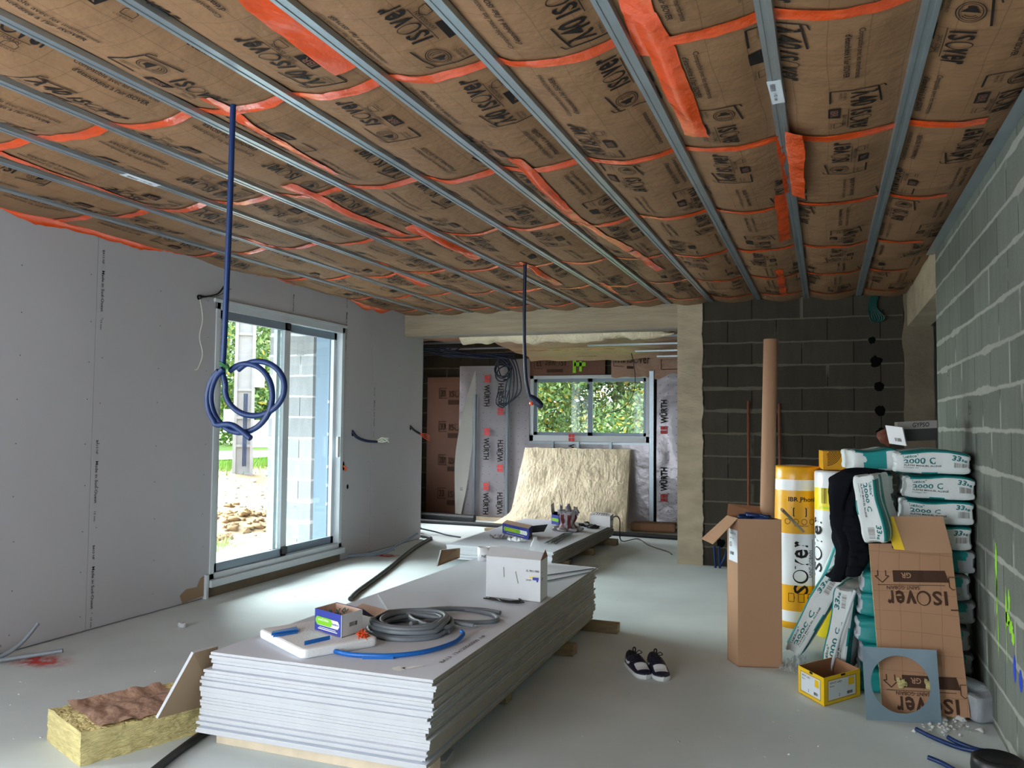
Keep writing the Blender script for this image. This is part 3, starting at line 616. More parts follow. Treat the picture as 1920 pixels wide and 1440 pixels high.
b.grid(lambda u, v: (WX1+.1+u*.42, mr(WX1+.1+u*.42, .05+v*2.2), .05+v*2.2), 12, 30, 0)
dots(b, WX1+.14, -1.9, .15, 2.2, mr)
wurth(b, -2.12, 1.52, True, YF-.085); wurth(b, -2.12, .55, True, YF-.085)
tag(b.build('vapour_membrane', ['film', 'ink', 'red']), 'printed vapour membrane hanging right of the far window', 'membrane')
b = B(); b.grid(lambda u, v: (-5.36-.10*(1-u)*(1-v)+.38*max(0, v-.35)**1.4*1.1+(.16*u*math.sin(PI*v)), YF-.05-.14*(1-u)*math.sin(PI*v*.9), .06+v*2.26), 8, 30, 0)
b.flat(gfit('CE', .05, .04, .01), (-5.30, YF-.22, .5), (0, 0, -1), (1, 0, 0), 1)
tag(b.build('membrane_flap', ['film_back', 'ink']), 'curling white edge of membrane peeling away beside the brown insulation panel', 'membrane')
# studs
def stud(x, z0, z1, label, w=.045):
    b = B(); y = YF-.07
    b.box(x-w/2, x+w/2, y, y+.004, z0, z1); b.box(x-w/2, x-w/2+.004, y, y+.05, z0, z1); b.box(x+w/2-.004, x+w/2, y, y+.05, z0, z1); b.box(x-.005, x+.005, y-.004, y, z0, z1)
    tag(b.build('metal_stud', 'zinc'), label, 'metal stud', 'wall studs')
stud(-5.14, .05, 1.95, 'upright steel stud between the membrane flap and the printed membrane')
stud(-4.59, .05, 2.45, 'upright steel stud left of the far window, behind the tangle of cables')
stud(-2.345, .05, 2.28, 'bright upright steel stud along the right side of the far window', .07)
stud(-3.85, .95, WZ0, 'short steel stud under the far window, left one'); stud(-3.45, .95, WZ0, 'short steel stud under the far window, middle one'); stud(-2.95, .95, WZ0, 'short steel stud under the far window, right one')
b = B(); b.box(WX0, WX1+.05, YF-.05, YF-.02, WZ0-.035, WZ0-.005); tag(b.build('sill_rail', 'zinc'), 'horizontal steel rail under the far window', 'metal rail')
# far ceiling: torn insulation and rails
b = B(); b.grid(lambda u, v: (-6.3+u*5.0, YB+.25+v*2.9, 2.86-.06*v+.05*noise.noise(V(u*9, v*4, 5))), 50, 24, 0); struct('ceiling_far', b, 'kraft4')
b = B(); b.grid(lambda u, v: (-4.15+u*2.75, YB+.4+v*2.2, 2.62-.13*v+.035*noise.noise(V(u*7, v*5, 15))-.05*(v > .97)+.02*math.sin(u*22)*(1-v)), 60, 20, 0)
b.grid(lambda u, v: (-4.1+u*1.5, YB+1.55+v*.06, 2.505+.01*noise.noise(V(u*9, v, 1))), 30, 2, 1)
b.flat(gfit('ISOVER', .3, .07, .03), (-3.3, YB+2.25, 2.465), (1, 0, 0), (0, -1, .06), 2)
tag(b.build('insulation_batt', ['kraft4', 'tape', 'ink_brown']), 'sagging torn kraft-faced insulation overhead in the far room', 'insulation')
b = B()
def woolf(u, v):
    x = -4.25+u*2.65; s = .5+.5*math.cos(2*PI*v); h = .10+.05*noise.noise(V(x*2, 3, 0))+.045*abs(noise.noise(V(x*5, 1, 0)))
    e = max(0, 1-((u-.0)*14)) if False else 0
    zt = 2.62-.012*u; a = 2*PI*v; taper = min(1, u*30+.85, (1-u)*5+.1)
    return (x, YB+.33+.13*math.cos(a)*taper+.02*noise.noise(V(x*9, a, 1)), zt-h*.5+h*.75*math.sin(a)*taper+.022*noise.noise(V(x*7, a*2, 4)))
b.grid(woolf, 120, 14, 0); tag(b.build('wool_strip', 'wool_c'), 'ragged cream mineral wool hanging behind the concrete beam', 'insulation')
for k, (y, z, x0) in enumerate(((9.75, 2.66, -3.0), (10.3, 2.62, -2.9), (10.9, 2.585, -2.4), (11.4, 2.55, -2.2))):
    b = B(); b.box(x0, -1.32, y-.025, y+.025, z-.1, z-.08); tag(b.build('ceiling_rail', 'zinc'), 'thin bare ceiling rail in the far room, %s behind the beam' % ordn[k], 'metal rail', 'bare rails in the far room')
for k, (y, z) in enumerate(((9.7, 2.66), (10.3, 2.63), (10.9, 2.60))):
    b = B(); b.box(-6.28, -4.2, y-.025, y+.025, z-.02, z); tag(b.build('ceiling_rail', 'zinc'), 'bare ceiling rail at the left of the far room, %s behind the beam' % ordn[k], 'metal rail', 'bare rails in the far room')

# ------------------------------------------------------------ board stacks
def board(pts, z, th, label, group, bev=.0):
    a = [V(p[0], p[1], z) for p in pts]; b = B(); n = V(0, 0, th)
    b.add(a+[p+n for p in a], [(3, 2, 1, 0), (4, 5, 6, 7), (0, 1, 5, 4), (1, 2, 6, 5), (2, 3, 7, 6), (3, 0, 4, 7)], [0, 0, 1, 2, 1, 2])
    return tag(b.build('plasterboard_sheet', ['gyp_top', 'gyp_end', 'gyp_side'], bevel=.0012), label, 'plasterboard', group)
N1 = 28; ztop = .44; zb = .07; th = (ztop-zb)/N1
def nth(i):
    w = ['topmost', 'second', 'third', 'fourth', 'fifth', 'sixth', 'seventh', 'eighth', 'ninth', 'tenth', 'eleventh', 'twelfth', 'thirteenth', 'fourteenth', 'fifteenth', 'sixteenth', 'seventeenth', 'eighteenth', 'nineteenth', 'twentieth']
    return w[i] if i < 20 else 'twenty-'+w[i-20].replace('topmost', 'oneth')
DX = [0, 0, .012, .008, 0, -.004, 0, .010, 0, -.006, .004, -.008, -.02, -.012, -.008, -.022, -.02, -.034, -.03, -.012, -.014, -.016, -.02, -.022, -.026, -.05, -.02, -.03]
DL = [0, 0, .0, -.004, .01, 0, -.03, -.02, -.045, -.06, -.055, -.05, -.05, -.06, -.055, -.06, -.05, -.06, -.055, -.05, -.06, -.06, -.05, -.06, -.065, -.06, -.06, -.07]
for i in range(N1):
    z = ztop-(i+1)*th; f = i/N1; y = random.uniform(-.012, .012)*(i > 0); yb = random.uniform(-.03, .03)*(i > 0)
    x0 = -2.641+DL[i]; x1 = -1.517+DX[i]
    pts = [(x0, 3.046+y), (x1, 3.071+y), (-1.59+random.uniform(-.012, .012)*(i > 0)-.02*f, 5.909+yb), (-2.566+DL[i]*.5, 6.053+yb)]
    lab = 'topmost plasterboard sheet of the near stack, under the grey conduit coil' if i == 0 else ('lowest plasterboard sheet of the near stack, resting on the timbers' if i == N1-1 else 'white plasterboard sheet, %s from the %s of the near stack' % (nth(i if i < 14 else N1-1-i), 'top' if i < 14 else 'bottom'))
    o = board(pts, z+.0004, th-.0008, lab, 'sheets in the near stack')
    if i == 0: top_board = o
# prints and plaster smears on the top sheet
b = B()
b.flat(gfit('BA13  13x1200x2500  NF', .5, .02, .012), (-1.585, 3.3, ztop+.0012), (.0, 1, 0), (-1, 0, 0), 0)
b.flat(blob(.05, .014, 3, 26, .9), (-1.68, 3.19, ztop+.0012), (.7, .7, 0), (-.7, .7, 0), 1); b.flat(blob(.03, .03, 5, 26, .9), (-1.72, 3.15, ztop+.0012), (.7, .7, 0), (-.7, .7, 0), 1)
b.build('printed_marks', ['ink_brown', 'white'], top_board)
N2 = 10; zt2 = .22; zb2 = .075; t2 = (zt2-zb2)/N2
for i in range(N2):
    z = zt2-(i+1)*t2; j = lambda s=.015: random.uniform(-s, s)*(i > 0)
    pts = [(-3.74+j(), 7.83+j()), (-2.54+j(), 7.79+j()), (-2.535+j(), 10.22+j(.03)), (-3.80+j(), 10.4+j(.03))]
    board(pts, z+.0004, t2-.0008, ('topmost plasterboard sheet of the far stack, carrying the blue box' if i == 0 else 'white plasterboard sheet, %s from the top of the far stack' % nth(i)), 'sheets in the far stack')
def timber(x0, x1, y0, y1, z1, label, m='wood', nm='timber_bearer', rot=0):
    b = B(); c = V((x0+x1)/2, (y0+y1)/2, 0); q = Matrix.Rotation(rot, 3, 'Z')
    pts = [c+q @ (V(x, y, 0)-c) for x, y in ((x0, y0), (x1, y0), (x1, y1), (x0, y1))]
    b.slab([(p.x, p.y, .0) for p in pts], (0, 0, z1)); return tag(b.build(nm, m, bevel=.003), label, 'timber')
timber(-2.66, -1.55, 3.12, 3.22, .069, 'pale bearer board across the front under the near stack', 'plank')
timber(-2.7, -1.53, 5.12, 5.21, .069, 'timber bearer poking out under the right side of the near stack', 'wood')
timber(-2.75, -1.42, 5.98, 6.06, .06, 'timber bearer lying across behind the near stack, far right corner', 'wood', rot=-.03) if False else timber(-2.7, -1.40, 5.78, 5.87, .069, 'timber bearer under the far end of the near stack', 'wood')
timber(-2.55, -1.60, 4.12, 4.2, .069, 'timber bearer under the middle of the near stack', 'wood')
timber(-3.7, -2.50, 8.2, 8.28, .074, 'timber bearer under the front of the far stack'); timber(-3.7, -2.48, 9.1, 9.18, .074, 'timber bearer under the middle of the far stack'); timber(-3.7, -2.42, 9.95, 10.05, .074, 'timber bearer under the rear of the far stack')

# ------------------------------------------------------------ on the near stack
Z1 = ztop+.0002
def rbox(name, o, a, bb_, h, label=None, cat=None, m='foam', r=.03, group=None):
    """rounded flat box"""
    o, a, bb_ = Vector(o), Vector(a), Vector(bb_); la, lb = a.length, bb_.length; ua, ub = a.normalized(), bb_.normalized(); pr = []
    for cx, cy, s in ((la-r, r, -PI/2), (la-r, lb-r, 0), (r, lb-r, PI/2), (r, r, PI)):
        for k in range(5): an = s+PI/2*k/4; pr.append((cx+r*math.cos(an), cy+r*math.sin(an)))
    b = B(); b.slab([o+ua*x+ub*y for x, y in pr], (0, 0, h), 0); ob = b.build(name, m, bevel=min(.012, h*.3)); return tag(ob, label, cat, group) if label else ob
tr = rbox('foam_tray', (-2.60, 3.33, Z1), (.42, -.235, 0), (.20, .33, 0), .045, 'white foam slab lying at the front left corner of the near stack', 'foam slab')
b = B(); b.slab([G(509, 1192, .487), G(511, 1188, .487), G(556, 1179, .487), G(559, 1184, .487)], (0, 0, .012)); b.slab([G(512, 1195, .487), G(513, 1193, .487), G(556, 1183, .487), G(558, 1187, .487)], (0, 0, .006))
tag(b.build('plastic_clip', 'blue_bright'), 'small blue plastic clip lying on the white foam slab', 'clip')
b = B(); q0 = G(570, 1228, Z1+.002); q1 = G(616, 1217, Z1+.002); b.slab([q0, q1, q1+V(0, 0, .062), q0+V(0, 0, .062)], V(.004, .006, 0)); 
tag(b.build('plastic_plate', 'blue_bright', bevel=.001), 'blue plastic plate standing on edge at the front of the white foam slab', 'plate')
b = B(); b.tube([G(615, 1217, Z1+.014), G(650, 1226, Z1+.012), G(690, 1229, Z1+.012), G(740, 1229, Z1+.012), G(800, 1221, Z1+.012), G(850, 1205, Z1+.012), G(868, 1190, Z1+.018), G(864, 1183, Z1+.03)], .0105, 12); c_ = b.build('conduit', 'blue_bright')
tag(c_, 'blue bent conduit curving round the front of the grey coil', 'conduit')
b = B(); b.slab([G(679, 1236, Z1), G(680, 1230, Z1), G(739, 1230, Z1), G(738, 1236, Z1)], (0, 0, .012)); tag(b.build('plastic_clip', 'blue_bright', bevel=.002), 'blue plastic clip lying against the blue conduit on the near stack', 'clip')
# open blue and white box
def carton(name, p0, p1, p2, z, h, label, cat='box', m=('card', 'card_in'), faces=None, open_=True, th=.003, lean=0):
    """p0 left front, p1 near corner, p2 right: a carton standing on z; returns its Empty and corner data"""
    a = V(p0.x, p0.y, z); o = V(p1.x, p1.y, z); c = V(p2.x, p2.y, z); u = a-o; w = c-o; t = thing(name, label, cat, tuple(o+(u+w)/2)); H = V(0, 0, h); b = B()
    for k, (s, e) in enumerate(((o, a), (o, c), (a, a+w), (c, c+u))):
        d = (e-s).normalized(); inn = V(-d.y, d.x, 0); cen = o+(u+w)/2
        if inn.dot(cen-s) < 0: inn = -inn
        mi = (faces or {}).get(k, 0); pts = [s, e, e+inn*th, s+inn*th]
        vs = [p for p in pts]+[p+H for p in pts]
        b.add(vs, [(3, 2, 1, 0), (4, 5, 6, 7), (0, 1, 5, 4), (1, 2, 6, 5), (2, 3, 7, 6), (3, 0, 4, 7)], [0, mi, mi, mi, 1, mi])
    b.slab([a, o, c, a+w], (0, 0, th), 1)
    if not open_: b.slab([a+H, o+H, c+H, a+w+H], (0, 0, -th), 0)
    return t, b, a, o, c, u, w, H
def face(b, o, u, h, g, mi, off): # text on a carton side: o lower-left, u reading dir
    n = Vector(u).cross(V(0, 0, 1)).normalized(); b.flat(g, Vector(o)+n*off, Vector(u).normalized(), (0, 0, 1), mi)
t, b, a, o, c, u, w, H = carton('blue_white_box', G(590, 1176, .50), G(640, 1197, .485), G(679, 1184, .485), .487, .105, 'open blue and white cardboard box with a green label on the near stack', m=None, faces={0: 2, 2: 3, 1: 0, 3: 3})
la = u.length
def oval(x0, x1, y0, y1): return gpoly([(x0+.012, y0), (x1-.012, y0), (x1, (y0+y1)/2-.006), (x1, (y0+y1)/2+.006), (x1-.012, y1), (x0+.012, y1), (x0, (y0+y1)/2+.006), (x0, (y0+y1)/2-.006)])
face(b, a, o-a, 0, oval(.012, la*.92, .032, .07), 4, .0012); face(b, a, o-a, 0, oval(.008, la*.66, .034, .072), 5, .0016)
face(b, a, o-a, 0, gfit('eoDilix', la*.4, .011, .02, .03, .055), 4, .002); face(b, a, o-a, 0, gjoin(grect(.03, .014, la*.86, .018), grect(.04, .022, la*.8, .025)), 4, .002)
face(b, a, o-a, 0, gfit('batibox', la*.24, .010, .02, la*.67, .048), 2, .0022)
face(b, o, c-o, 0, gs(barcode(.06, .02), 1, 1, w.length*.35, .04), 6, .0012)
b.build('carton', ['card_white', 'pinkcard', 'boxblue', 'boxblue_d', 'white', 'green', 'ink_brown'], t)
b = B(); b.slab([c+H, c+u+H, c+u+H+w.normalized()*.10+V(0, 0, -.05), c+H+w.normalized()*.09+V(0, 0, -.055)], (0, 0, .002), 0)
p_ = c+H+w.normalized()*.085+V(0, 0, -.058); b.slab([p_, p_+u*.9, p_+u*.9+w.normalized()*.1+V(0, 0, .02), p_+w.normalized()*.11+V(0, 0, .015)], (0, 0, .002), 1)
b.build('flap', ['boxblue_d', 'pinkcard'], t)
b = B()
for k in range(14): s_ = a+(u*-1+w)*.0+(-u)*random.uniform(.2, .8)+w*random.uniform(.2, .8); b.tube([s_+V(0, 0, .085), s_+V(random.uniform(-.015, .015), random.uniform(-.015, .015), .1)], .003, 6)
b.build('contents', 'grey_stick', t)
# grey coil
b = B(); cc = (G(745, 1192, Z1)); pts = []
for k in range(9*14):
    a_ = 2*PI*k/14; lap = k//14; R = .205-.017*(lap % 5)+.006*math.sin(lap*2.1); ex = 1.0
    pts.append(V(cc.x+.01+R*math.cos(a_)*1.02+.006*math.sin(lap*1.7), cc.y+.12+R*math.sin(a_)*1.08, Z1+.013+.021*(lap//3)+.004*math.sin(a_*2+lap)+.006*(lap % 2)))
b.tube(pts, .012, 10, res=3)
lp = [G(800, 1172, Z1+.06), G(770, 1158, Z1+.05), G(782, 1147, Z1+.03), G(830, 1141, Z1+.02), G(900, 1143, Z1+.013), G(938, 1149, Z1+.013)]
b.tube(lp, .012, 10, res=6)
lp = [G(720, 1150, Z1+.06), G(790, 1146, Z1+.04), G(860, 1142, Z1+.013), G(915, 1150, Z1+.013), G(932, 1158, Z1+.013), G(925, 1165, Z1+.013), G(880, 1167, Z1+.02), G(820, 1163, Z1+.04), G(770, 1170, Z1+.06)]
b.tube(lp, .012, 10, res=6)
lp = [G(760, 1150, Z1+.05), G(820, 1158, Z1+.05), G(860, 1168, Z1+.03), G(888, 1173, Z1+.02)]; b.tube(lp, .012, 10, res=6)
tag(b.build('conduit_coil', 'greyc'), 'coil of grey flexible conduit on the near stack', 'conduit coil')
b = B()
for k in range(46):
    c0 = G(680, 1192, Z1+.05)+V(random.gauss(0, .009), random.gauss(0, .009), random.gauss(.0, .008)); d = V(random.uniform(-1, 1), random.uniform(-1, 1), random.uniform(-.3, 1)).normalized()*.02; b.tube([c0-d, c0, c0+d], .0028, 5, spline=False)
tag(b.build('wire_scraps', 'orange', ), 'small heap of orange wire scraps beside the blue and white box', 'wire scraps')
b = B(); b.slab([G(708, 1117, Z1), G(727, 1147, Z1), G(846, 1140, Z1), G(815, 1113, Z1)], (0, 0, .0125), 0, 1); tag(b.build('plasterboard_offcut', ['gyp_top', 'gyp_end'], bevel=.001), 'square white plasterboard offcut lying behind the grey coil', 'plasterboard offcut')
# big white box
t, b, a, o, c, u, w, H = carton('white_carton', G(911, 1119, Z1), G(1013, 1130, Z1), G(1026, 1118, Z1), Z1, .245, 'large white cardboard box with an open side flap on the near stack')
lu = u.length
face(b, a, o-a, 0, gfit('XL PRO 100K', lu*.24, .012, .02, lu*.74, .175), 2, .0012); face(b, a, o-a, 0, gjoin(grect(lu*.8, .14, lu*.86, .146), grect(lu*.78, .15, lu*.98, .152)), 3, .0012)
face(b, a, o-a, 0, gjoin(grect(lu*.86, .128, lu*.97, .145), grect(lu*.93, .118, lu*.96, .13)), 4, .0012); face(b, a, o-a, 0, gfit('LEGER', lu*.1, .009, .01, lu*.74, .122), 2, .0012)
face(b, a, o-a, 0, gjoin(gframe([(lu*.33, .19), (lu*.34, .13)], .006), gframe([(lu*.55, .17), (lu*.6, .1)], .006)), 5, .001)
face(b, o, c-o, 0, gjoin(gfit('PP', .03, .02, .01, .03, .12), grect(.02, .17, .05, .172)), 2, .0012)
b.build('carton', ['card_white', 'card_in', 'ink_brown', 'lemon', 'boxblue', 'gyp_side'], t)
b = B(); k_ = w.normalized(); hh = V(0, 0, .06)
b.slab([a+H, o+H, o+H+w*.45+V(0, 0, .035), a+H+w*.6+V(0, 0, .055)], (0, 0, .003), 0)
b.slab([a+w+H, c+H, c+H-w*.4+V(0, 0, .03), a+H+w*.5+V(0, 0, .05)], (0, 0, .003), 0)
b.build('top_flap', ['card_white'], t)
b = B(); b.slab([o+H, c+H, c+H-w*.35+V(0, 0, .05)], V(.003, -.002, 0), 1); b.build('side_flap', ['card_white', 'card_in'], t)
b = B()
for k in range(13):
    y0, y1 = random.uniform(-6, 6), random.uniform(-6, 6); b.tube([G(912+random.uniform(-6, 26), 1121+y0*.35, Z1+.003+.001*k), G(945, 1126+y0*.6, Z1+.004+.001*k), G(975+random.uniform(-4, 8), 1128+y1*.6, Z1+.003+.001*k)], .0019, 5)
for k in range(6): p = G(972+k*1.5, 1124+k*1.3, Z1+.006); b.obox(p, (.012, 0, 0), (0, .006, 0), (0, 0, .006))
tag(b.build('cable_ties', 'black'), 'bundle of black cable ties lying in front of the large white box', 'cable ties', kind='stuff')
for x0, y0, x1, y1, l in ((1022, 1079, 1113, 1066, 'thin steel rod behind the large white box, the farther one'), (1022, 1090, 1110, 1072, 'thin steel rod behind the large white box, the nearer one')):
    b = B(); b.tube([G(x0, y0, Z1+.004), G(x1, y1, Z1+.004)], .004, 8); tag(b.build('steel_rod', 'zinc_dark'), l, 'rod')
b = B(); cc = G(907, 1051, Z1); b.lathe([(.0, .002), (.045, 0), (.05, .105), (.047, .105), (.042, .006), (0, .006)], (cc.x, cc.y, Z1), seg=28); 
g_ = gfit('NE', .04, .02, .02); b.add([(cc.x+.0495*math.sin((x-.01)/.05+.28), cc.y-.0495*math.cos((x-.01)/.05+.28), Z1+.03+y) for x, y in g_[0]], g_[1], 1)
tag(b.build('paper_cup', ['white_pl', 'ink_brown']), 'white cup standing at the far left edge of the near stack', 'cup')
b = B(); cc = G(1003, 1058, Z1); b.lathe([(0, 0), (.036, .003), (.04, .02), (.04, .12), (.034, .15), (.015, .185), (.014, .205), (0, .205)], (cc.x, cc.y, Z1), seg=28); bo = b.build('plastic_bottle', 'clear'); tag(bo, 'clear plastic bottle standing behind the large white box', 'bottle')
b = B(); b.slab([G(820, 1062, Z1), G(862, 1046, Z1), G(866, 1045, Z1)+V(-.02, .01, .07), G(834, 1050, Z1)+V(-.03, .0, .075)], V(-.012, .004, .0), 0, 1)
tag(b.build('plasterboard_offcut', ['gyp_back', 'gyp_end']), 'brown-backed plasterboard offcut tilted up at the far left edge of the near stack', 'plasterboard offcut')

# ------------------------------------------------------------ on the far stack
Z2 = zt2+.0002
t, b, a, o, c, u, w, H = carton('blue_box', G(942, 1000, Z2), G(991, 1012, Z2), G(998, 1005, Z2), Z2, .12, 'long blue box with a green label at the front of the far stack', faces={0: 2, 1: 2, 2: 2, 3: 2}, open_=False)
la = u.length; face(b, a, o-a, 0, oval(.03, la*.95, .04, .085), 3, .0015); face(b, a, o-a, 0, oval(.03, la*.7, .042, .083), 4, .002); face(b, a, o-a, 0, gfit('eoDilix', la*.38, .018, .02, .09, .055), 5, .0025); face(b, a, o-a, 0, grect(.1, .02, la*.85, .024), 3, .0015)
b.build('carton', ['pinkcard', 'pinkcard', 'boxblue', 'white', 'green', 'lemon'], t)
b = B(); b.slab([c+H*.95, c+H*.3, c+H*.4+V(.12, .06, .0), c+H*1.1+V(.16, .08, 0)], V(-.003, .003, 0)); b.build('flap', 'black', t)
def crumple(name, c0, c1, w, h, m, label, cat, seed, n=26):
    a, c = Vector(c0), Vector(c1); d = c-a; s = V(-d.y, d.x, 0).normalized(); b = B()
    b.grid(lambda u, v: tuple(a+d*v+s*((u-.5)*w*(1+.5*noise.noise(V(v*4, seed, 0))))+V(0, 0, .004+h*abs(noise.noise(V(u*3, v*5, seed))*1.8+.4*noise.noise(V(u*9, v*13, seed))))), 10, n, 0, False)
    return tag(b.build(name, m), label, cat)
crumple('plastic_wrapper', G(921, 1008, Z2), G(960, 1011, Z2), .14, .05, 'foil', 'crumpled silvery wrapper in front of the long blue box', 'wrapper', 3)
crumple('plastic_wrapper', G(955, 1013, Z2), G(982, 1017, Z2), .09, .03, 'white_pl', 'crumpled white wrapper at the front edge of the far stack', 'wrapper', 8)
b = B()
for k in range(22):
    x = k/21; b.tube([G(1020+random.uniform(0, 30), 1019+random.uniform(-4, 2), Z2+.004+.0008*k), G(1056+x*20, 1000-2*x, Z2+.006+.001*k)], .003, 5, spline=False)
tag(b.build('cable_ties', 'grey_stick'), 'fan of grey-green cable ties on the far stack', 'cable ties', kind='stuff')
bx = V(-2.9, 9.45, Z2); b = B()
def bagf(u, v):
    a = 2*PI*u; z = v*.24; r = .105*(1-.28*math.sin(PI*v))*(1+.28*noise.noise(V(math.cos(a)*2, math.sin(a)*2, v*4))); 
    return (bx.x+r*1.15*math.cos(a), bx.y+r*math.sin(a), bx.z+z+.02*noise.noise(V(math.cos(a)*3, math.sin(a)*3, 2))*v)
b.grid(bagf, 28, 16, lambda u, v: 1 if .15 < v < .8 and math.sin(u*40) > .2 else 0, False)
for k in range(7):
    a = k*.9; r = .12; p = bx+V(r*math.cos(a)*1.2, r*math.sin(a), .02); b.ball(p, .045, 0, 5, .5, (1.3, 1, .6))
for k in (0, 1, 2): p = bx+V(-.1+.1*k, 0, .24+.02*(k == 1)); b.ball(p, .04, 0, 5, .6, (1, .8, 1.3))
tag(b.build('crumpled_bag', ['foil', 'maroon']), 'crumpled silver and maroon printed bag standing on the far stack', 'bag')
t, b, a, o, c, u, w, H = carton('blue_box', G(1034, 982, Z2), G(1048, 985, Z2), G(1053, 978, Z2), Z2, .12, 'small blue box behind the crumpled bag on the far stack', faces={0: 2, 1: 2, 2: 2, 3: 2})
face(b, a, o-a, 0, oval(.01, u.length*.95, .04, .08), 3, .0015); b.build('carton', ['pinkcard', 'boxblue_d', 'boxblue', 'green'], t)
b = B(); b.slab([a+H, a+w+H, a+w+H+V(-.02, .03, .11), a+H+V(-.01, .0, .12)], (.003, 0, 0)); b.build('flap', 'greybox', t)
t, b, a, o, c, u, w, H = carton('junction_box', G(1106, 984, Z2), G(1144, 989, Z2), G(1150, 983, Z2), Z2, .135, 'white plastic electrical box at the far right corner of the far stack', open_=False)
b.build('housing', ['white_pl', 'white_pl'], t)
b = B()
for k in range(6): b.tube([a+H+(o-a)*(.2+.12*k), a+H+(o-a)*(.3+.1*k)+V(0, .02, .03), a+H+(o-a)*(.35+.12*k)+V(0, .05, .01)], .003, 5)
b.build('wires', 'blue', t)
b = B(); s0 = G(1145, 975, Z2+.1); b.tube([s0, s0+V(.06, 0, .05), s0+V(.11, .02, .0), s0+V(.12, .05, -.25), V(-2.3, 10.6, .01), V(-2.05, 10.1, .01), V(-1.75, 9.7, .01), V(-1.66, 9.5, .01)], .007, 6); tag(b.build('black_cable', 'black'), 'black cable trailing from the white electrical box down to the floor', 'cable')
b = B(); q_ = V(-2.98, 9.5, Z2+.25); b.tube([q_, q_+V(-.02, 0, .12), q_+V(-.05, .0, .22)], .003, 5); tag(b.build('wire', 'black'), 'thin dark wire sticking up out of the crumpled bag', 'wire')
b = B()
for k in range(5): p = V(-2.66-.04*k, 9.75+.05*k, Z2+.02); b.ball(p, .04, 0, 5, .8, (1.4, .8, .7))
tag(b.build('plastic_wrapper', 'black'), 'dark crumpled wrapper between the crumpled bag and the white electrical box', 'wrapper')

# ------------------------------------------------------------ plaster sacks
def sack(name, c, size, yaw=0., tilt=0., roll=0., label='', seed=0, prints='front', m=None, group='plaster sacks', colors='label'):
    """a filled paper sack; size along x (printed side), y (depth), z (thickness)"""
    L, D, H = size; R = Matrix.Rotation(yaw, 3, 'Z') @ Matrix.Rotation(tilt, 3, 'Y') @ Matrix.Rotation(roll, 3, 'X'); c = V(*c)
    def shp(p, off=0.):
        n_ = 16; k = (abs(p[0])**n_+abs(p[1])**n_+abs(p[2])**n_)**(1/n_); q = V(*p)/k
        e = 1-.16*abs(q.x)**8-.10*abs(q.y)**8
        w = V(q.x*L/2*(1-.03*(abs(q.z) < .5)), q.y*D/2, q.z*H/2*e)
        nn = noise.noise(V(w.x*8+seed*3.1, w.y*8, w.z*8)); n2 = noise.noise(V(w.x*26+seed, w.y*26, w.z*26+4))
        d = q.normalized(); w = w+V(d.x, d.y, d.z*.6)*(.012*nn+.004*n2+off)
        w.z += .008*math.sin(q.x*3+seed)*(q.z > 0)
        return c+R @ w
    b = B(); N = 14
    for ax, sg in ((0, 1), (0, -1), (1, 1), (1, -1), (2, 1), (2, -1)):
        def fn(u, v, ax=ax, sg=sg):
            p = [0, 0, 0]; p[ax] = sg; o = [i for i in range(3) if i != ax]; p[o[0]] = 2*u-1; p[o[1]] = (2*v-1); return shp(p)
        def mi(u, v, ax=ax, sg=sg):
            if colors == 'plain': return 2
            if colors == 'end':
                o = [i for i in range(3) if i != ax]; p = [0, 0, 0]; p[ax] = sg; p[o[0]] = 2*u-1; p[o[1]] = 2*v-1
                return 1 if (-.97 < p[0] < .72 and not (ax == 0)) or (ax == 1 and .72 < p[0] < .92 and p[2] > .2) else 2
            if ax == 2: return 1 if (sg > 0 and ((v < .22 and u > .08) or .3 < v < .4)) or (sg < 0 and v < .2) else 0
            if ax == 1: return 1 if (v > .90 and u > .1) or (.35 < u < .55 and v < .07) else 0
            return 1 if v > .82 and .1 < u < .9 and sg > 0 else 0
        b.grid(fn, N, N, mi)
    def wp(g, mi_):      # u in -1..1 across the printed side, v in -1..1 up
        s = shp
        b.add([s((x, -1, y), .0015) for x, y in g[0]], g[1], mi_)
    if prints == 'front':
        wp(gfit('Lut\u00e8ce\u00b0', .42, .26, .03, -.78, .50), 4); wp(gfit('2000', .60, .44, .03, -.78, -.08), 4); wp(gfit('C', .16, .44, .03, -.08, -.08), 4)
        wp(gfit('PL\u00c2TRE MANUEL ALLEG\u00c9', 1.0, .14, .03, -.76, -.34), 3); wp(gfit('Lissage fin', .4, .09, .02, -.76, -.52), 4)
        wp(gfit('33', .24, .42, .05, .50, .30), 4); wp(gfit('kg', .16, .22, .04, .76, .30), 4); g = barcode(.34, .46, 14); wp(gs(g, 1, 1, .56, -.36), 5)
    if prints == 'teal':
        b.add([shp((x, -1, y), .003) for x, y in gpoly([(-.5, -.8), (.5, -.8), (.5, .85), (-.5, .85)])[0]], [(0, 1, 2, 3)], 1); wp(gfit('33', .3, .5, .05, .0, -.1), 6); wp(gfit('kg', .16, .25, .04, .33, -.1), 6)
    if prints == 'pro': wp(gfit('Placo', .26, .26, .03, .55, -.5), 5); b.add([shp((x, -1, y), .003) for x, y in ((.55, .3), (.8, .3), (.8, .9), (.55, .9))], [(0, 1, 2, 3)], 1)
    o = b.build(name, ['sack', 'teal', 'sack_grey', 'ink', 'teal_ink', 'greybox', 'white']); return tag(o, label, 'plaster sack', group)
SY = 5.10; pt = .137
side = [(.165, .745), (.175, .75), (.15, .73), (.17, .77), (.18, .74), (.155, .775)]
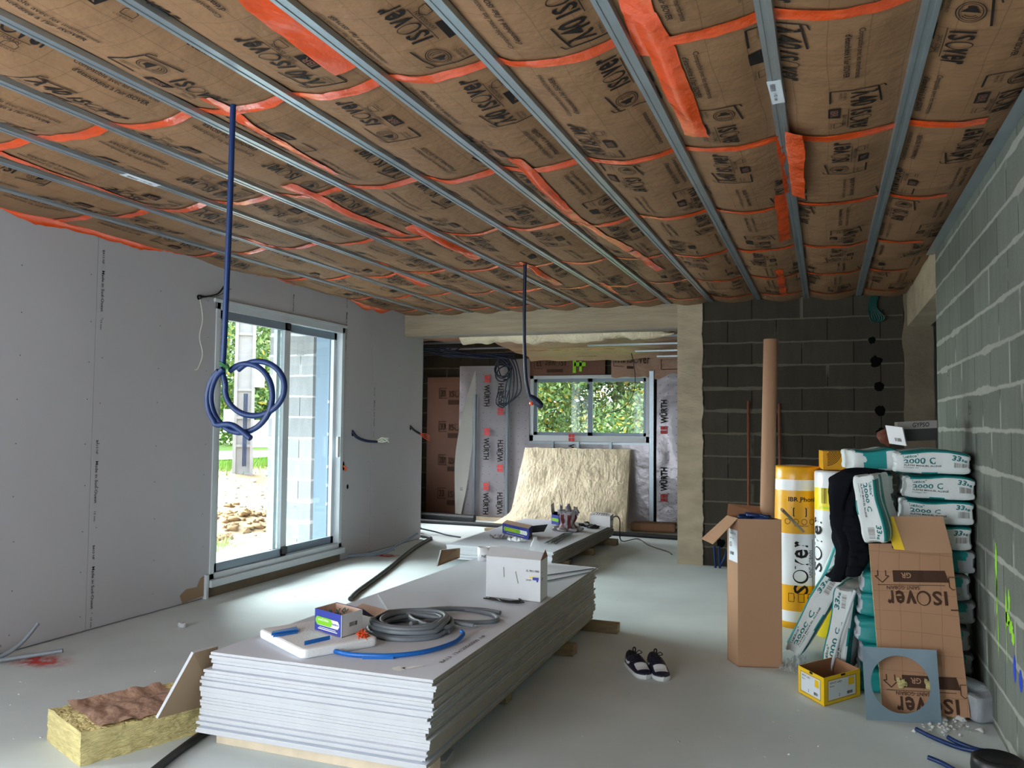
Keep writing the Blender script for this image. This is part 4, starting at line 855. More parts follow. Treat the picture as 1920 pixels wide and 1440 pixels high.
for k, (x0, x1) in enumerate(side):
    yy = SY+.0+(.03 if k % 2 else -.02)
    sack('plaster_sack', ((x0+x1)/2, yy+.21, pt*k+.066), (x1-x0, .42, .132), yaw=random.uniform(-.02, .02), label='teal-ended plaster sack behind the kraft panel, %s from the floor' % ordn[k], seed=k+1, prints='pro' if k in (2, 3, 4) else None, colors='end')
for k, (x0, x1, dy) in enumerate(((.375, .755, 0), (.395, .768, -.005), (.41, .772, -.01), (.365, .755, 0))):
    sack('plaster_sack', ((x0+x1)/2, SY+.28+dy, pt*(k+6)+.068), (x1-x0, .56, .134), yaw=random.uniform(-.015, .015), tilt=(.03, .035, .03, .01)[k], label='plaster sack with its label outward, %s of four against the block wall' % ('lowest', 'second lowest', 'second highest', 'topmost')[k], seed=11+k)
for k in range(4):
    last = k == 3
    sack('plaster_sack', (.245 if last else .25, SY+.44, pt*(k+6)+.066), (.25, .5, .13), yaw=.12 if last else 0, tilt=-.05*last, label='plaster sack with white 33kg on teal at the upper left of the pile' if last else 'half hidden plaster sack in the left rear column, %s up' % ordn[k], seed=21+k, prints='teal' if last else None)
sack('plaster_sack', (.262, 5.00, 1.055), (.37, .34, .13), yaw=-.28, tilt=1.42, roll=.0, label='tilted plaster sack standing on end, label reading downwards, left of the pile', seed=31)
sack('plaster_sack', (.115, 5.42, .29), (.52, .36, .14), yaw=-.30, tilt=-1.43, label='upright plaster sack with its label reading upwards, leaning at the foot of the pile', seed=35)
sack('plaster_sack', (-.055, 5.72, .31), (.60, .38, .13), yaw=-.15, tilt=-1.08, label='slanting plaster sack leaning right, beside the tall cardboard box', seed=38)
sack('plaster_sack', (.04, 6.02, .50), (.5, .3, .12), yaw=.0, tilt=-1.25, label='plaster sack half hidden behind the two leaning ones', seed=41)
sack('plaster_sack', (.72, 4.93, .075), (.2, .3, .14), yaw=.5, label='grey slumped sack on the floor at the foot of the block wall', seed=44, prints=None, colors='plain')
# ------------------------------------------------------------ things on top of the sacks
t = thing('white_box', 'small white box with a barcode standing on top of the plaster sacks', 'box', (.38, 5.3, 1.40)); b = B()
c0 = V(.345, 5.17, 1.405); u = V(.088, -.012, -.012); h = V(-.02, .0, .105); b.obox(c0, u, V(.01, .06, 0), h)
b.flat(gs(barcode(.035, .02), 1, 1, .035, .02), c0+V(0, -.0015, 0), u.normalized(), h.normalized(), 1); b.build('carton', ['white_pl', 'greybox'], t)
t = thing('grey_black_box', 'grey and black cardboard box lying behind the white box on top of the sacks', 'box', (.5, 5.4, 1.41)); b = B()
c0 = V(.40, 5.32, 1.415); u = V(.21, .0, .012); h = V(0, 0, .12); b.obox(c0, u, (0, .22, 0), (0, 0, .07), 1); b.obox(c0+V(0, 0, .07), u, (0, .22, 0), (0, 0, .045), 0)
b.flat(gfit('GYPSO', .09, .026, .03), c0+V(.08, -.0015, .085), u.normalized(), (0, 0, 1), 1); b.build('carton', ['greybox', 'black'], t)
b = B(); b.ball((.335, 5.36, 1.44), .045, 0, 6, .5, (1, 1, .9)); tag(b.build('work_glove', 'rust'), 'dark reddish crumpled rag beside the white box on top of the sacks', 'rag')
# black cloth
b = B()
def cl(path, r, seed):
    pts = crom([V(*p) for p in path], 8, False); n = len(pts)-1
    b.grid(lambda u, v: tuple(pts[min(n, int(v*n+.5))]+V(math.cos(2*PI*u)*r*(1+.9*noise.noise(V(math.cos(2*PI*u)*1.6, math.sin(2*PI*u)*1.6, v*5+seed))+.35*noise.noise(V(math.cos(2*PI*u)*4, math.sin(2*PI*u)*4, v*11+seed))), math.sin(2*PI*u)*r*.7, math.sin(2*PI*u)*.02)*(1 if .03 < v < .97 else .2)), 20, 44, 0)
cl([(.30, 5.12, 1.235), (.16, 5.12, 1.24), (.085, 5.12, 1.17), (.06, 5.10, 1.02), (.085, 5.10, .86), (.09, 5.08, .70), (.05, 5.09, .62)], .055, 1)
cl([(.20, 5.14, 1.2), (.14, 5.13, 1.08), (.14, 5.08, .93), (.16, 5.06, .80), (.13, 5.06, .66)], .05, 5)
tag(b.build('black_garment', 'cloth'), 'black cloth garment draped down the left side of the sack pile', 'garment')

# ------------------------------------------------------------ insulation rolls
def roll(name, cx, cy, r, z1, bands, label, prints):
    b = B(); prof = []
    zs = [0]+[z for z, m in bands]
    for k in range(len(zs)-1): prof += [(r*(1.0 if zs[k] > 0 else .97), zs[k], bands[k][1]), (r, zs[k+1]-.0005, bands[k][1])]
    pr2 = [(0, 0, 0)]+prof+[(r*.96, z1+.01, bands[-1][1]), (r*.6, z1+.015, 3), (0, z1+.012, 3)]
    b.lathe(pr2, (cx, cy, 0), seg=56)
    th0 = math.atan2(-cy, -cx)      # the side turned to the middle of the room
    for g, z, mi, da in prints:
        b.add([(cx+(r+.0015)*math.cos(th0+da+x/r), cy+(r+.0015)*math.sin(th0+da+x/r), z+y) for x, y in g[0]], g[1], mi)
    return tag(b.build(name, ['orange_y', 'wrap_white', 'lemon', 'pinkcard', 'ink', 'green', 'greybox']), label, 'insulation roll')
def vert(g): return ([(-y, x) for x, y in g[0]], g[1])     # reads upwards
house = gjoin(gframe([(-.045, 0), (.045, 0), (.045, .06), (-.045, .06)], .008, True), gpoly([(-.065, .06), (.065, .06), (.0, .11)]))
roll('insulation_roll', -.205, 6.62, .175, 1.185, [(.05, 0), (.13, 1), (.32, 0), (.70, 1), (1.02, 0), (1.10, 1), (1.185, 0)], 'tall yellow and white insulation roll standing next to the tall cardboard box',
     [(gfit('IBR Phonic', .22, .032, .03), 1.0-.06, 4, -.35), (house, .83, 4, .12), (gjoin(*[gring(-.09+.06*k, .0, .022, .022, .004, 12) for k in range(4)]), .79, 4, .12), (gfit('POUR PLAFONDS', .1, .01, .01), .755, 4, -.1),
      (vert(gs(wordmark(.44, .10), 1, 1)), .22, 4, .42), (vert(gfit('SAINT-GOBAIN', .2, .026, .01)), .38, 4, .62), (vert(grect(0, 0, .44, .004, 3)), .22, 4, .66),
      (gjoin(*[gframe([(-.1+.07*k, 0), (-.06+.07*k, 0), (-.06+.07*k, .06), (-.1+.07*k, .06)], .004, True) for k in range(4)]), .2, 4, .2)])
roll('insulation_roll', .078, 6.38, .155, 1.165, [(.32, 2), (.90, 1), (1.06, 2), (1.165, 1)], 'white and lemon insulation roll standing behind the plaster sacks',
     [(vert(gs(wordmark(.44, .10), 1, 1)), .42, 4, -.75), (grect(-.14, 0, .2, .004, 8), .915, 5, .0), (grect(-.14, 0, .2, .003, 8), .925, 5, 0), (barcode(.05, .11, 10), .95, 4, -.75), (gframe([(0, 0), (.05, 0), (.05, .035), (0, .035)], .01, True), .98, 6, 0), (gfit('ACERMI 25', .12, .012, .01), 1.12, 6, .1)])
t = thing('yellow_box', 'yellow cardboard box with a black striped ball motif lying on the insulation rolls', 'box', (.11, 6.5, 1.19)); b = B()
b.obox((-.015, 6.36, 1.186), (.27, .03, -.0), (-.03, .25, 0), (0, 0, .135)); 
for k in range(9): b.flat(gring(.02, .135, .028+.010*k, .028+.010*k, .0045, 10, -PI/2+.25-.02*k, .0), (-.0155, 6.3585, 1.187), V(.27, .03, 0).normalized(), (0, 0, 1), 1)
b.build('carton', ['orange_y', 'ink'], t)

# ------------------------------------------------------------ tall box, tube, rods
t, b, a, o, c, u, w, H = carton('tall_cardboard_box', G(1364, 1236), G(1384, 1250), G(1467, 1253), 0, .915, 'tall open brown cardboard box standing on the floor in front of the rolls', th=.005)
q0 = a+(o-a)*.05
face(b, a, o-a, 0, gpoly([(.03, .64), (.16, .64), (.16, .84), (.03, .84)]), 2, .001); face(b, a, o-a, 0, gjoin(gfit('Gaine ICTA', .09, .012, .01, .045, .81), gfit('100 m', .06, .01, .01, .045, .78), gs(barcode(.06, .02), 1, 1, .045, .68), gfit('03', .03, .03, .02, .045, .73)), 3, .0016)
b.build('carton', ['card', 'card_in', 'label', 'ink'], t)
b = B(); d_ = (a-o).normalized(); out = V(d_.y, -d_.x, 0); 
out = -(w.normalized())
b.slab([a+H, o+H, o+H+out*.15+V(0, -.02, -.16), a+H+out*.16+V(0, -.02, -.15)], (0, 0, .004), 0); b.build('flap', 'card', t)
b = B(); b.slab([a+w+H, a+H, a+H+V(-.0, .06, .07), a+w+H+V(0, .08, .05)], (0, 0, .004), 0); b.build('flap', 'card_in', t)
b = B()
for k in range(7):
    c0 = (a+c)/2+V(0, 0, .88); b.tube([c0+V(random.uniform(-.1, .1), random.uniform(-.06, .06), random.uniform(-.02, .06)) for _ in range(6)], .011, 8)
tag(b.build('conduit_bundle', 'blue'), 'tangle of blue conduit sticking out of the top of the tall cardboard box', 'conduit')
b = B(); p0 = V(-.375, 5.52, .01); p1 = V(-.330, 5.62, 2.07); ax = (p1-p0).normalized(); Lr = (p1-p0).length
b.lathe([(.040, 0), (.046, 0), (.046, Lr), (.040, Lr), (.040, 0)], p0, ax, 36); tag(b.build('cardboard_tube', 'card'), 'long brown cardboard tube standing in the tall box', 'tube')
b = B(); b.tube([V(-.745, 8.75, .0), V(-.74, 8.75, .9), V(-.755, 8.93, 1.76)], .014, 8, spline=False); tag(b.build('timber_lath', 'rust'), 'reddish brown lath leaning on the block wall left of the cardboard tube', 'lath')
b = B(); b.tube([V(-.42, 8.7, .0), V(-.43, 8.75, .9), V(-.445, 8.93, 1.73)], .014, 8, spline=False); tag(b.build('timber_lath', 'rust'), 'reddish brown lath leaning on the block wall right of the cardboard tube', 'lath')
b = B(); b.tube([P(1466, 955, 1, 5.42), P(1506, 996, 1, 6.44)], .010, 6)
tag(b.build('timber_stick', 'wood'), 'short wooden stick resting from the tall box on the yellow insulation roll', 'stick')
b = B(); b.tube([V(.0, 5.20, .0), V(.075, 5.17, .30), V(.155, 5.13, .56)], .009, 8, spline=False); tag(b.build('white_batten', 'alu'), 'thin white strip leaning between the two leaning plaster sacks', 'strip')

# ------------------------------------------------------------ leaning kraft panel
TL, TR, BR, BL = P(1629, 1019, 1, 4.985), P(1783, 1019, 1, 4.985), G(1806, 1350), G(1655, 1335)
nn = (TR-TL).cross(BL-TL).normalized(); nn = nn if nn.y < 0 else -nn; W_ = (TR-TL).length; Hh = (BL-TL).length
b = B(); ux, vy = (TL-TR).normalized(), (BL-TL).normalized()
def kp(u, v, off=0.): return tuple(TL+(TR-TL)*u*(1)+(BL-TL)*v+nn*(off+.006*noise.noise(V(u*3, v*5, 2))+.004*noise.noise(V(u*9, v*3, 6))))
b.grid(lambda u, v: kp(u, v), 12, 24, 0); b.slab([TL+nn*-.006, TR+nn*-.006, BR+nn*-.006, BL+nn*-.006], -nn*.045, 1)
def onp(g, x, y, mi):     # x to the left from the right edge, y down, panel metres
    b.add([kp(1-(x+p)/W_, (y+q)/Hh, .003) for p, q in g[0]], g[1], mi)
for y in (.12, .72):
    onp(gjoin(gs(wordmark(.32, .085, .035), 1, 1), gfit('SAINT-GOBAIN', .17, .02, .012, .15, .105), grect(.0, .128, .33, .131, 8)), .05, y+.105-.0, 2) if False else None
def onp2(g, x, y, mi): b.add([kp(1-(x+p)/W_, (y+q)/Hh, .006) for p, q in g[0]], g[1], mi)
def panelprint(y, part=1):
    # the sheet stands upside down: text upright direction points down the panel
    onp(gs(wordmark(.30, .07, .035), 1, 1), .045, y+.155, 2); onp(gfit('SAINT-GOBAIN', .16, .018, .012), .175, y+.128, 2)
    onp(grect(.0, .0, .33, .003, 8), .05, y+.121, 2)
    xs = np.linspace(.03, .30, 10); v_ = []; f_ = []
    for i, x in enumerate(xs): v_ += [(x, 0), (x, .062)]
    v_[0] = (.045, 0); f_ = [(2*i, 2*i+2, 2*i+3, 2*i+1) for i in range(len(xs)-1)]; onp((v_, f_), .0, y+.045, 2); onp2(gfit('GR', .05, .028, .03), .21, y+.058, 3)
    onp(gframe([(.345, .0), (.345, .03), (.33, .03), (.365, .065), (.40, .03), (.385, .03), (.385, .0)], .005), -.01+.0, y+.045, 2)
    onp(gframe([(.002, .02), (.03, .02), (.03, .07), (.015, .085), (.002, .08)], .004), .0, y+.06, 2)
    onp(grect(.0, 0, .035, .007), .0, y+.245, 2)
panelprint(.10); panelprint(.64)
tag(b.build('leaning_insulation', ['kraft2', 'wool_y', 'ink_brown', 'kraft2']), 'kraft-faced insulation panel with upside-down print leaning on the sacks', 'insulation')
# folded cardboard hung over it
a1, a2, a3, a4 = P(1655, 968, 1, 4.96), P(1768, 968, 1, 4.96), P(1786, 1037, 1, 4.945), P(1676, 1030, 1, 4.945)
b = B(); b.slab([a1, a2, a3, P(1730, 1036, 1, 4.945), a4+V(.03, 0, .0), a4], (0, .004, 0)); m2 = a1+(a2-a1)*.18; m3 = a4+(a3-a4)*.19
b.slab([a1+V(0, -.002, 0), m2+V(0, -.002, 0), m3+V(0, -.002, 0), a4+V(0, -.002, 0)], (0, -.0015, 0), 1); b.flat(gring(.0, .0, .05, .05, .02, 10, -.9, .9), m2+V(-.03, -.0045, -.14), (1, 0, -.1), (0, 0, 1), 2)
tag(b.build('cardboard_piece', ['card', 'yellow', 'ink']), 'flattened brown cardboard with a yellow strip resting on top of the kraft panel', 'cardboard')
# steel plate with a round hole
p0, p1, p2, p3 = P(1616, 1212, 1, 4.775), P(1756, 1219, 1, 4.775), G(1766, 1357, .004), G(1624, 1349, .004)
b = B(); nn2 = (p1-p0).cross(p3-p0).normalized(); nn2 = nn2 if nn2.y < 0 else -nn2; n = 72; vs = []; 
for i in range(n):
    a_ = 2*PI*i/n; ca, sa = math.cos(a_), math.sin(a_); k = 1/max(abs(ca), abs(sa))
    for (x, y) in ((ca*k, sa*k), (ca*.79-.02, sa*.79)):
        s_, t_ = (x+1)/2, (1-y)/2; vs.append((p0*(1-s_)*(1-t_)+p1*s_*(1-t_)+p2*s_*t_+p3*(1-s_)*t_))
vs2 = vs+[p-nn2*.0025 for p in vs]; m = 2*n; fs = []
for i in range(n): j = (i+1) % n; fs += [(2*i, 2*i+1, 2*j+1, 2*j), (m+2*i, m+2*j, m+2*j+1, m+2*i+1), (2*i, 2*j, m+2*j, m+2*i), (2*i+1, m+2*i+1, m+2*j+1, 2*j+1)]
b.add(vs2, fs); 
tag(b.build('steel_plate', 'zinc_dark'), 'square blue-grey steel plate with a large round hole leaning on the kraft panel', 'steel plate')
b = B()
for s_ in ((1690, 1282), (1742, 1285)): b.ball(P(s_[0], s_[1], 1, 4.72) if False else P(s_[0], s_[1], 1, 4.815), .022, 0, 8, .5, (1, .6, 1.4))
tag(b.build('wool_tufts', 'wool_y', kind=None), 'torn yellow wool tufts seen through the hole of the steel plate', 'wool tuft', kind='stuff')
# yellow box
t, b, a, o, c, u, w, H = carton('yellow_box', G(1497, 1298), G(1545, 1325), G(1613, 1305), 0, .15, 'open yellow cardboard box with two white labels on the floor', th=.003, faces={0: 2, 1: 2, 2: 2, 3: 1})
for (st, d_) in ((a, o-a), (o, c-o)):
    L_ = d_.length; face(b, st, d_, 0, gpoly([(L_*.12, .025), (L_*.86, .025), (L_*.86, .125), (L_*.12, .125)]), 3, .001)
    face(b, st, d_, 0, gframe([(L_*.1, .02), (L_*.88, .02), (L_*.88, .13), (L_*.1, .13)], .003, True), 4, .0014)
    face(b, st, d_, 0, gjoin(gfit('SPOT LED', L_*.32, .009, .02, L_*.16, .108), gfit('blanc', L_*.12, .008, .01, L_*.16, .092), gfit('2', .01, .014, .02, L_*.4, .035), gs(barcode(L_*.16, .016), 1, 1, L_*.62, .034)), 5, .0015)
    face(b, st, d_, 0, gpoly([(L_*.66, .08), (L_*.82, .08), (L_*.82, .12), (L_*.66, .12)]), 2, .0015)
    face(b, st, d_, 0, grect(L_*.46, .138, L_*.58, .15), 5, .0012)
b.build('carton', ['card', 'card_in', 'yellow', 'label', 'greybox', 'ink'], t)
crumple('clear_bag', G(1474, 1262), G(1502, 1240), .09, .05, 'film_clear', 'crumpled clear plastic bag beside the open yellow box', 'plastic bag', 5)

# ------------------------------------------------------------ floor items at the right
for pts, l in (([G(1718, 1367, .02), G(1750, 1383, .015), G(1800, 1402, .012), G(1858, 1413, .02)], 'blue conduit end on the floor nearest the steel plate'), ([G(1777, 1382, .03), G(1800, 1394, .022), G(1835, 1406, .015), G(1870, 1410, .03)], 'blue conduit end on the floor beside the block wall'),
               ([G(1740, 1420, .02), G(1765, 1430, .015), G(1800, 1448, .012), G(1850, 1460, .012)], 'blue conduit end at the bottom edge of the picture')):
    b = B(); b.tube(pts, .0105, 10); tag(b.build('conduit', 'blue'), l, 'conduit', 'blue conduit ends on the floor')
b = B(); cc = G(1930, 1455); b.lathe([(.0, .0), (.085, .0), (.10, .015), (.104, .06), (.10, .10), (.085, .11), (.08, .09), (0, .088)], (.672, 4.03, 0), seg=44); tag(b.build('black_bucket_lid', 'black'), 'glossy black round plastic tub at the bottom right corner', 'tub')
b = B()
for k in range(60): p = G(random.gauss(1765, 26), random.gauss(1362, 7)); b.ball(p+V(0, 0, .003), random.uniform(.003, .011), 0, 3, .8, (1, 1, .7))
for p in (G(1765, 1352), G(1800, 1352), G(1838, 1373), G(1820, 1330)): b.ball(p+V(0, 0, .01), .02, 0, 4, .8, (1.3, 1, .7))
tag(b.build('plaster_rubble', 'dust'), 'small plaster rubble on the floor at the foot of the kraft panel', 'rubble', kind='stuff')
b = B(); p = G(1820, 1318); b.obox(p+V(-.04, .0, .004), (.07, -.02, .01), (.01, .03, 0), (0, 0, .012)); tag(b.build('yellow_strip', 'yellow'), 'yellow plastic strip on the floor between the kraft panel and the block wall', 'strip')
b = B()
for k in range(2): b.tube([V(-1.09+.045*k, 8.86, .0), V(-1.095+.045*k, 8.85, .11), V(-1.10+.05*k, 8.84, .23)], .012, 8)
b.tube([V(-1.04, 8.86, .02), V(-1.0, 8.84, .1), V(-.98, 8.86, .16), V(-.97, 8.93, .2)], .012, 8); tag(b.build('conduit_ends', 'blue'), 'blue conduit ends standing at the foot of the block wall left of the tall box', 'conduit')
b = B()
for k in range(7): x = .44+.012*k; b.tube([V(x, 8.93, 2.82), V(x-.02, 8.9, 2.7), V(x-.01+.01*k, 8.88, 2.60), V(x+.02, 8.91, 2.56), V(x+.03, 8.93, 2.68)], .009, 6)
tag(b.build('conduit_bundle', 'green_d'), 'dark green conduit bundle hanging from the ceiling on the dark block wall', 'conduit')

# ------------------------------------------------------------ shoes
def shoe(loc, yaw, label):
    c = V(*loc); R = Matrix.Rotation(yaw, 3, 'Z'); L = .315
    def hw(s): return .036+.016*math.sin(min(1, s*1.05)*PI*.9)-(.006 if .3 < s < .5 else 0)*math.sin((s-.3)/.2*PI) if s < .93 else .0365*math.sqrt(max(0, 1-((s-.93)/.07)**2))+.012
    def top(s):     # height of the upper along the foot, heel s=0 to toe s=1
        ks = [(0, .095), (.08, .10), (.25, .085), (.38, .098), (.5, .092), (.62, .074), (.78, .052), (.9, .045), (.97, .038), (1, .028)]
        for (a_, x), (b2, y) in zip(ks[:-1], ks[1:]):
            if a_ <= s <= b2: q = (s-a_)/(b2-a_); q = q*q*(3-2*q); return x+(y-x)*q
        return .026
    t = thing('trainer_shoe', label, 'shoe', tuple(c), 'pair of trainers on the floor')
    X = lambda s, y, z: tuple(c+R @ V((s-.5)*L, y, z))
    prof = lambda s: (.5-.5*math.cos(PI*min(1, max(0, s))))
    def w_(s): e = math.sin(PI/2*min(1, max(0, s)/.13))**.6*math.sin(PI/2*min(1, max(0, 1-s)/.17))**.6; return (.036+.015*math.sin(min(1, max(0, s))*PI*.75))*e+.0005
    b = B(); b.grid(lambda u, v: X(v, w_(v)*1.10*math.cos(2*PI*u), .015+.015*max(-1, min(1, 2.2*math.sin(2*PI*u)))), 20, 26, 0); b.build('sole', 'sole', t)
    b = B()
    def up(u, v):
        a_ = PI*u; s = .004+.992*v; ww = w_(s)*(1.0-.25*(math.sin(a_)**2)); h = top(s); z = .027+(h-.027)*math.sin(a_)**.55
        x = math.cos(a_); x = math.copysign(abs(x)**.7, x)
        dip = .03*math.exp(-((s-.2)/.13)**2)*max(0, (math.sin(a_)-.8)/.2)**1
        return X(s, ww*x, z-dip)
    def um(u, v):
        if .66 < v < .84 and .22 < u < .78: return 1
        if .05 < v < .36 and .41 < u < .59: return 2
        return 0
    b.grid(up, 28, 40, um); upo = b.build('upper', ['navy_leather', 'shoe_white', 'lace'], t)
    b = B()
    for sd in (1, -1):      # the curved tick on each side
        pts = [(.10, .078), (.22, .05), (.40, .040), (.56, .066), (.44, .056), (.30, .060)]; n = len(pts)
        def sp(s, z):
            h = top(s); a_ = math.asin(min(1, max(.05, (z-.027)/(h-.027)))**(1/.55)); ww = w_(s)*(1-.25*math.sin(a_)**2)*(math.cos(a_)**.7)+.002; return X(s, sd*ww, z)
        top_ = [(.10, .080), (.20, .058), (.32, .054), (.44, .060), (.56, .070)]; bot = [(.10, .078), (.20, .046), (.32, .038), (.44, .046), (.56, .069)]
        vs = []
        for (s1, z1), (s2, z2) in zip(top_, bot): vs += [sp(s1, z1), sp(s2, z2)]
        b.add(vs, [(2*i, 2*i+1, 2*i+3, 2*i+2) for i in range(4)], 0)
    b.build('side_tick', 'shoe_white', upo)
    b = B()
    for k in range(5): s = .42+.05*k; b.tube([X(s, -.02, top(s)-.003), X(s, 0, top(s)+.004), X(s, .02, top(s)-.003)], .003, 6)
    for sg in (1, -1): b.tube([X(.40, 0, .1), X(.38, sg*.02, .118), X(.43, sg*.036, .108), X(.42, sg*.01, .1)], .0028, 6)
    b.build('laces', 'lace', upo)
    b = B(); b.tube([X(.34, -.008, .09), X(.31, -.008, .125), X(.29, .008, .125), X(.30, .008, .09)], .0045, 6); b.build('pull_loop', 'lace', upo)
shoe((-1.075, 4.965, .0), -1.02, 'left navy and white trainer, the nearer to the board stack')
shoe((-.955, 4.975, .0), -1.16, 'right navy and white trainer, with its toe nearest the tall cardboard box')

# ------------------------------------------------------------ bottom left: wool batt, leaning offcut, pipe
b = B()
P0, P1 = G(150, 1438), G(470, 1348); dirx = (P1-P0).normalized(); dy = V(-dirx.y, dirx.x, 0); Lb = (P1-P0).length; Wb = .42
def bt(u, v, w):
    h = .145-.015*math.sin(v*3)+.012*noise.noise(V(v*8, u*3, 1)); p = P0+dirx*(v*Lb)+dy*(u*Wb)+V(0, 0, w*h)
    return tuple(p+V(.012*noise.noise(V(v*14, w*9, u*9)), .012*noise.noise(V(v*13, w*7, 5+u)), .0 if w < .01 else .006*noise.noise(V(v*20, u*20, 3))))
b.grid(lambda u, v: bt(0, u, v), 44, 8, 0); b.grid(lambda u, v: bt(1, 1-u, v), 44, 8, 0); b.grid(lambda u, v: bt(1-u, 0, v), 20, 8, 0); b.grid(lambda u, v: bt(u, 1, v), 20, 8, 0); b.grid(lambda u, v: bt(v, u, 1), 44, 20, 0)
bat = b.build('wool', 'wool_y'); bt_t = thing('glass_wool_batt', 'yellow glass wool batt with torn kraft facing, left of the near stack', 'insulation', (float(P0.x), float(P0.y), 0)); bat.location -= Vector(bt_t.location); bat.parent = bt_t
b = B(); b.grid(lambda u, v: tuple(V(*bt(.04+u*.95, .10+v*.55, 1))+V(0, 0, .006+.016*abs(noise.noise(V(u*2.2, v*5, 2)))+.10*max(0, u-.85))), 16, 36, 0, True); b.build('kraft_facing', 'kraft4', bt_t)
b = B(); lo = V(-2.83, 2.93, .150); hi = V(-2.684, 2.985, .445); L3 = V(.10, .27, 0); L4 = V(.025, .13, .0)
b.slab([lo, lo+L3, hi+L4, hi], V(-.012, 0, .006), 0, 1); b.m[1] = 0
tag(b.build('plasterboard_offcut', ['gyp_back', 'gyp_end']), 'brown-backed plasterboard offcut leaning on the near stack above the wool batt', 'plasterboard offcut')
b = B(); b.tube([G(270, 1460, .018), G(330, 1412, .018), G(385, 1372, .018), G(430, 1345, .018)], .018, 12); tag(b.build('black_pipe', 'black_rub'), 'thick black pipe on the floor at the bottom left, beside the wool batt', 'pipe')
b = B(); b.tube([V(-3.72, 5.95, .02), V(-3.83, 6.25, .02), V(-4.1, 7.2, .02), V(-4.5, 8.5, .02), V(-4.70, 9.30, .02), V(-4.76, 9.5, .02), V(-4.95, 9.58, .025)], .02, 12); tag(b.build('grey_pipe', 'black_rub'), 'dark flexible pipe on the floor from the near stack to the left wall end', 'pipe')
b = B(); b.ball(G(341, 1172, .015), .028, 0, 4, .8, (1.2, .9, .8)); tag(b.build('plaster_chip', 'gyp_end'), 'white plaster chip on the open floor left of the near stack', 'plaster chip')
b = B(); b.slab([G(800, 1436), G(836, 1432), G(850, 1412), G(838, 1404), G(812, 1424)], (0, 0, .012)); tag(b.build('plaster_chip', 'gyp_end'), 'white plasterboard fragment on the floor at the right front corner of the near stack', 'plaster chip')
b = B()
for k in range(160):
    x, y = random.uniform(0, 1900), random.uniform(1080, 1430); p = G(x, y)
    if -2.75 < p.x < -1.35 and 2.9 < p.y < 6.2: continue
    if p.x > XR-.1 or p.x < XL+.1: continue
    b.ball(p+V(0, 0, .001), random.uniform(.002, .006), 0, 3, .9, (1.3, 1, .6))
tag(b.build('floor_crumbs', 'dust'), 'plaster crumbs scattered over the concrete floor', 'crumbs', kind='stuff')
# floor conduits at the left wall with red paint marks
for pts, l in (([(-4.80, 3.50, .02), (-4.74, 3.62, .04), (-4.70, 3.72, .10), (-4.66, 3.80, .21)], 'the upright one'), ([(-4.80, 3.48, .02), (-4.68, 3.62, .03), (-4.55, 3.72, .045), (-4.44, 3.80, .06)], 'lower right one'), ([(-4.85, 3.5, .03), (-4.80, 3.58, .06), (-4.78, 3.64, .10)], 'shortest one')):
    b = B(); b.tube(pts, .013, 10); tag(b.build('conduit', 'greyc'), 'grey floor conduit at the far left of the picture, '+l, 'conduit', 'grey conduits at the left wall')
b = B(); b.flat(blob(.30, .17, 3, 26, .3), (-4.58, 3.74, .0012), (1, 0, 0), (0, 1, 0)); o_ = b.build('paint_mark', 'redspray'); tag(o_, 'red spray paint mark on the floor round the grey conduits at the far left', 'paint mark')
b = B(); b.flat(blob(.20, .17, 5, 26, .3), (-4.66, 8.12, .0012), (1, 0, 0), (0, 1, 0)); tag(b.build('paint_mark', 'redspray'), 'faint red spray paint mark on the floor right of the sliding door', 'paint mark')
for k, pts in enumerate(([(-4.93, 7.72, .04), (-4.80, 7.86, .04), (-4.62, 8.05, .06), (-4.48, 8.30, .15), (-4.40, 8.45, .22)], [(-4.93, 7.74, .03), (-4.78, 7.86, .03), (-4.62, 7.99, .04), (-4.52, 8.12, .08)])):
    b = B(); b.tube(pts, .012, 8); tag(b.build('conduit', 'alu_grey'), ('longer' if k == 0 else 'shorter')+' pale grey conduit rising from the floor right of the sliding door', 'conduit')

# ------------------------------------------------------------ cables on the left wall
t = thing('wall_cable', 'dark cable with cream stripped wires in the left wall beside the sliding door', 'cable', (XL, 7.8, 1.37)); b = B()
b.tube([(XL-.01, 7.80, 1.40), (XL+.05, 7.82, 1.33), (XL+.12, 7.9, 1.29), (XL+.2, 8.0, 1.28)], lambda q: .018-.004*q, 10); sh_ = b.build('sheath', 'navy', t)
for m_, n_ in (('cream_w', 6), ('green_w', 2)):
    b = B()
    for k in range(n_): b.tube([(XL+.19, 8.0, 1.28+.003*k), (XL+.24, 8.04, 1.30+random.uniform(-.03, .03)), (XL+.29, 8.09+random.uniform(-.02, .02), 1.29+random.uniform(-.03, .03))], .0035, 6)
    b.build('wires', m_, sh_)
t = thing('wall_cable', 'short black cable with red stripped wires near the far end of the left wall', 'cable', (XL, 9.15, 1.43)); b = B(); b.tube([(XL-.01, 9.15, 1.46), (XL+.05, 9.17, 1.40), (XL+.1, 9.22, 1.36)], .014, 8); sh_ = b.build('sheath', 'black', t)
b = B()
for k in range(4): b.tube([(XL+.09, 9.21, 1.36), (XL+.14, 9.28, 1.36-.02*k), (XL+.17, 9.36, 1.33-.02*k)], .004, 6)
b.build('wires', 'orange', sh_)
b = B(); b.tube([(XL+.02, 5.38, 2.53), (XL+.03, 5.5, 2.56), (XL+.02, 5.6, 2.60), (XL+.03, 5.66, 2.68)], .008, 6); b.ball((XL+.015, 5.38, 2.53), .018, 0, 6); b.tube([(XL+.01, 5.38, 2.55), (XL+.02, 5.55, 2.56), (XL+.02, 5.75, 2.66)], .003, 5)
tag(b.build('wall_cable', 'black'), 'thin black cable in the left wall by the top left door corner', 'cable')
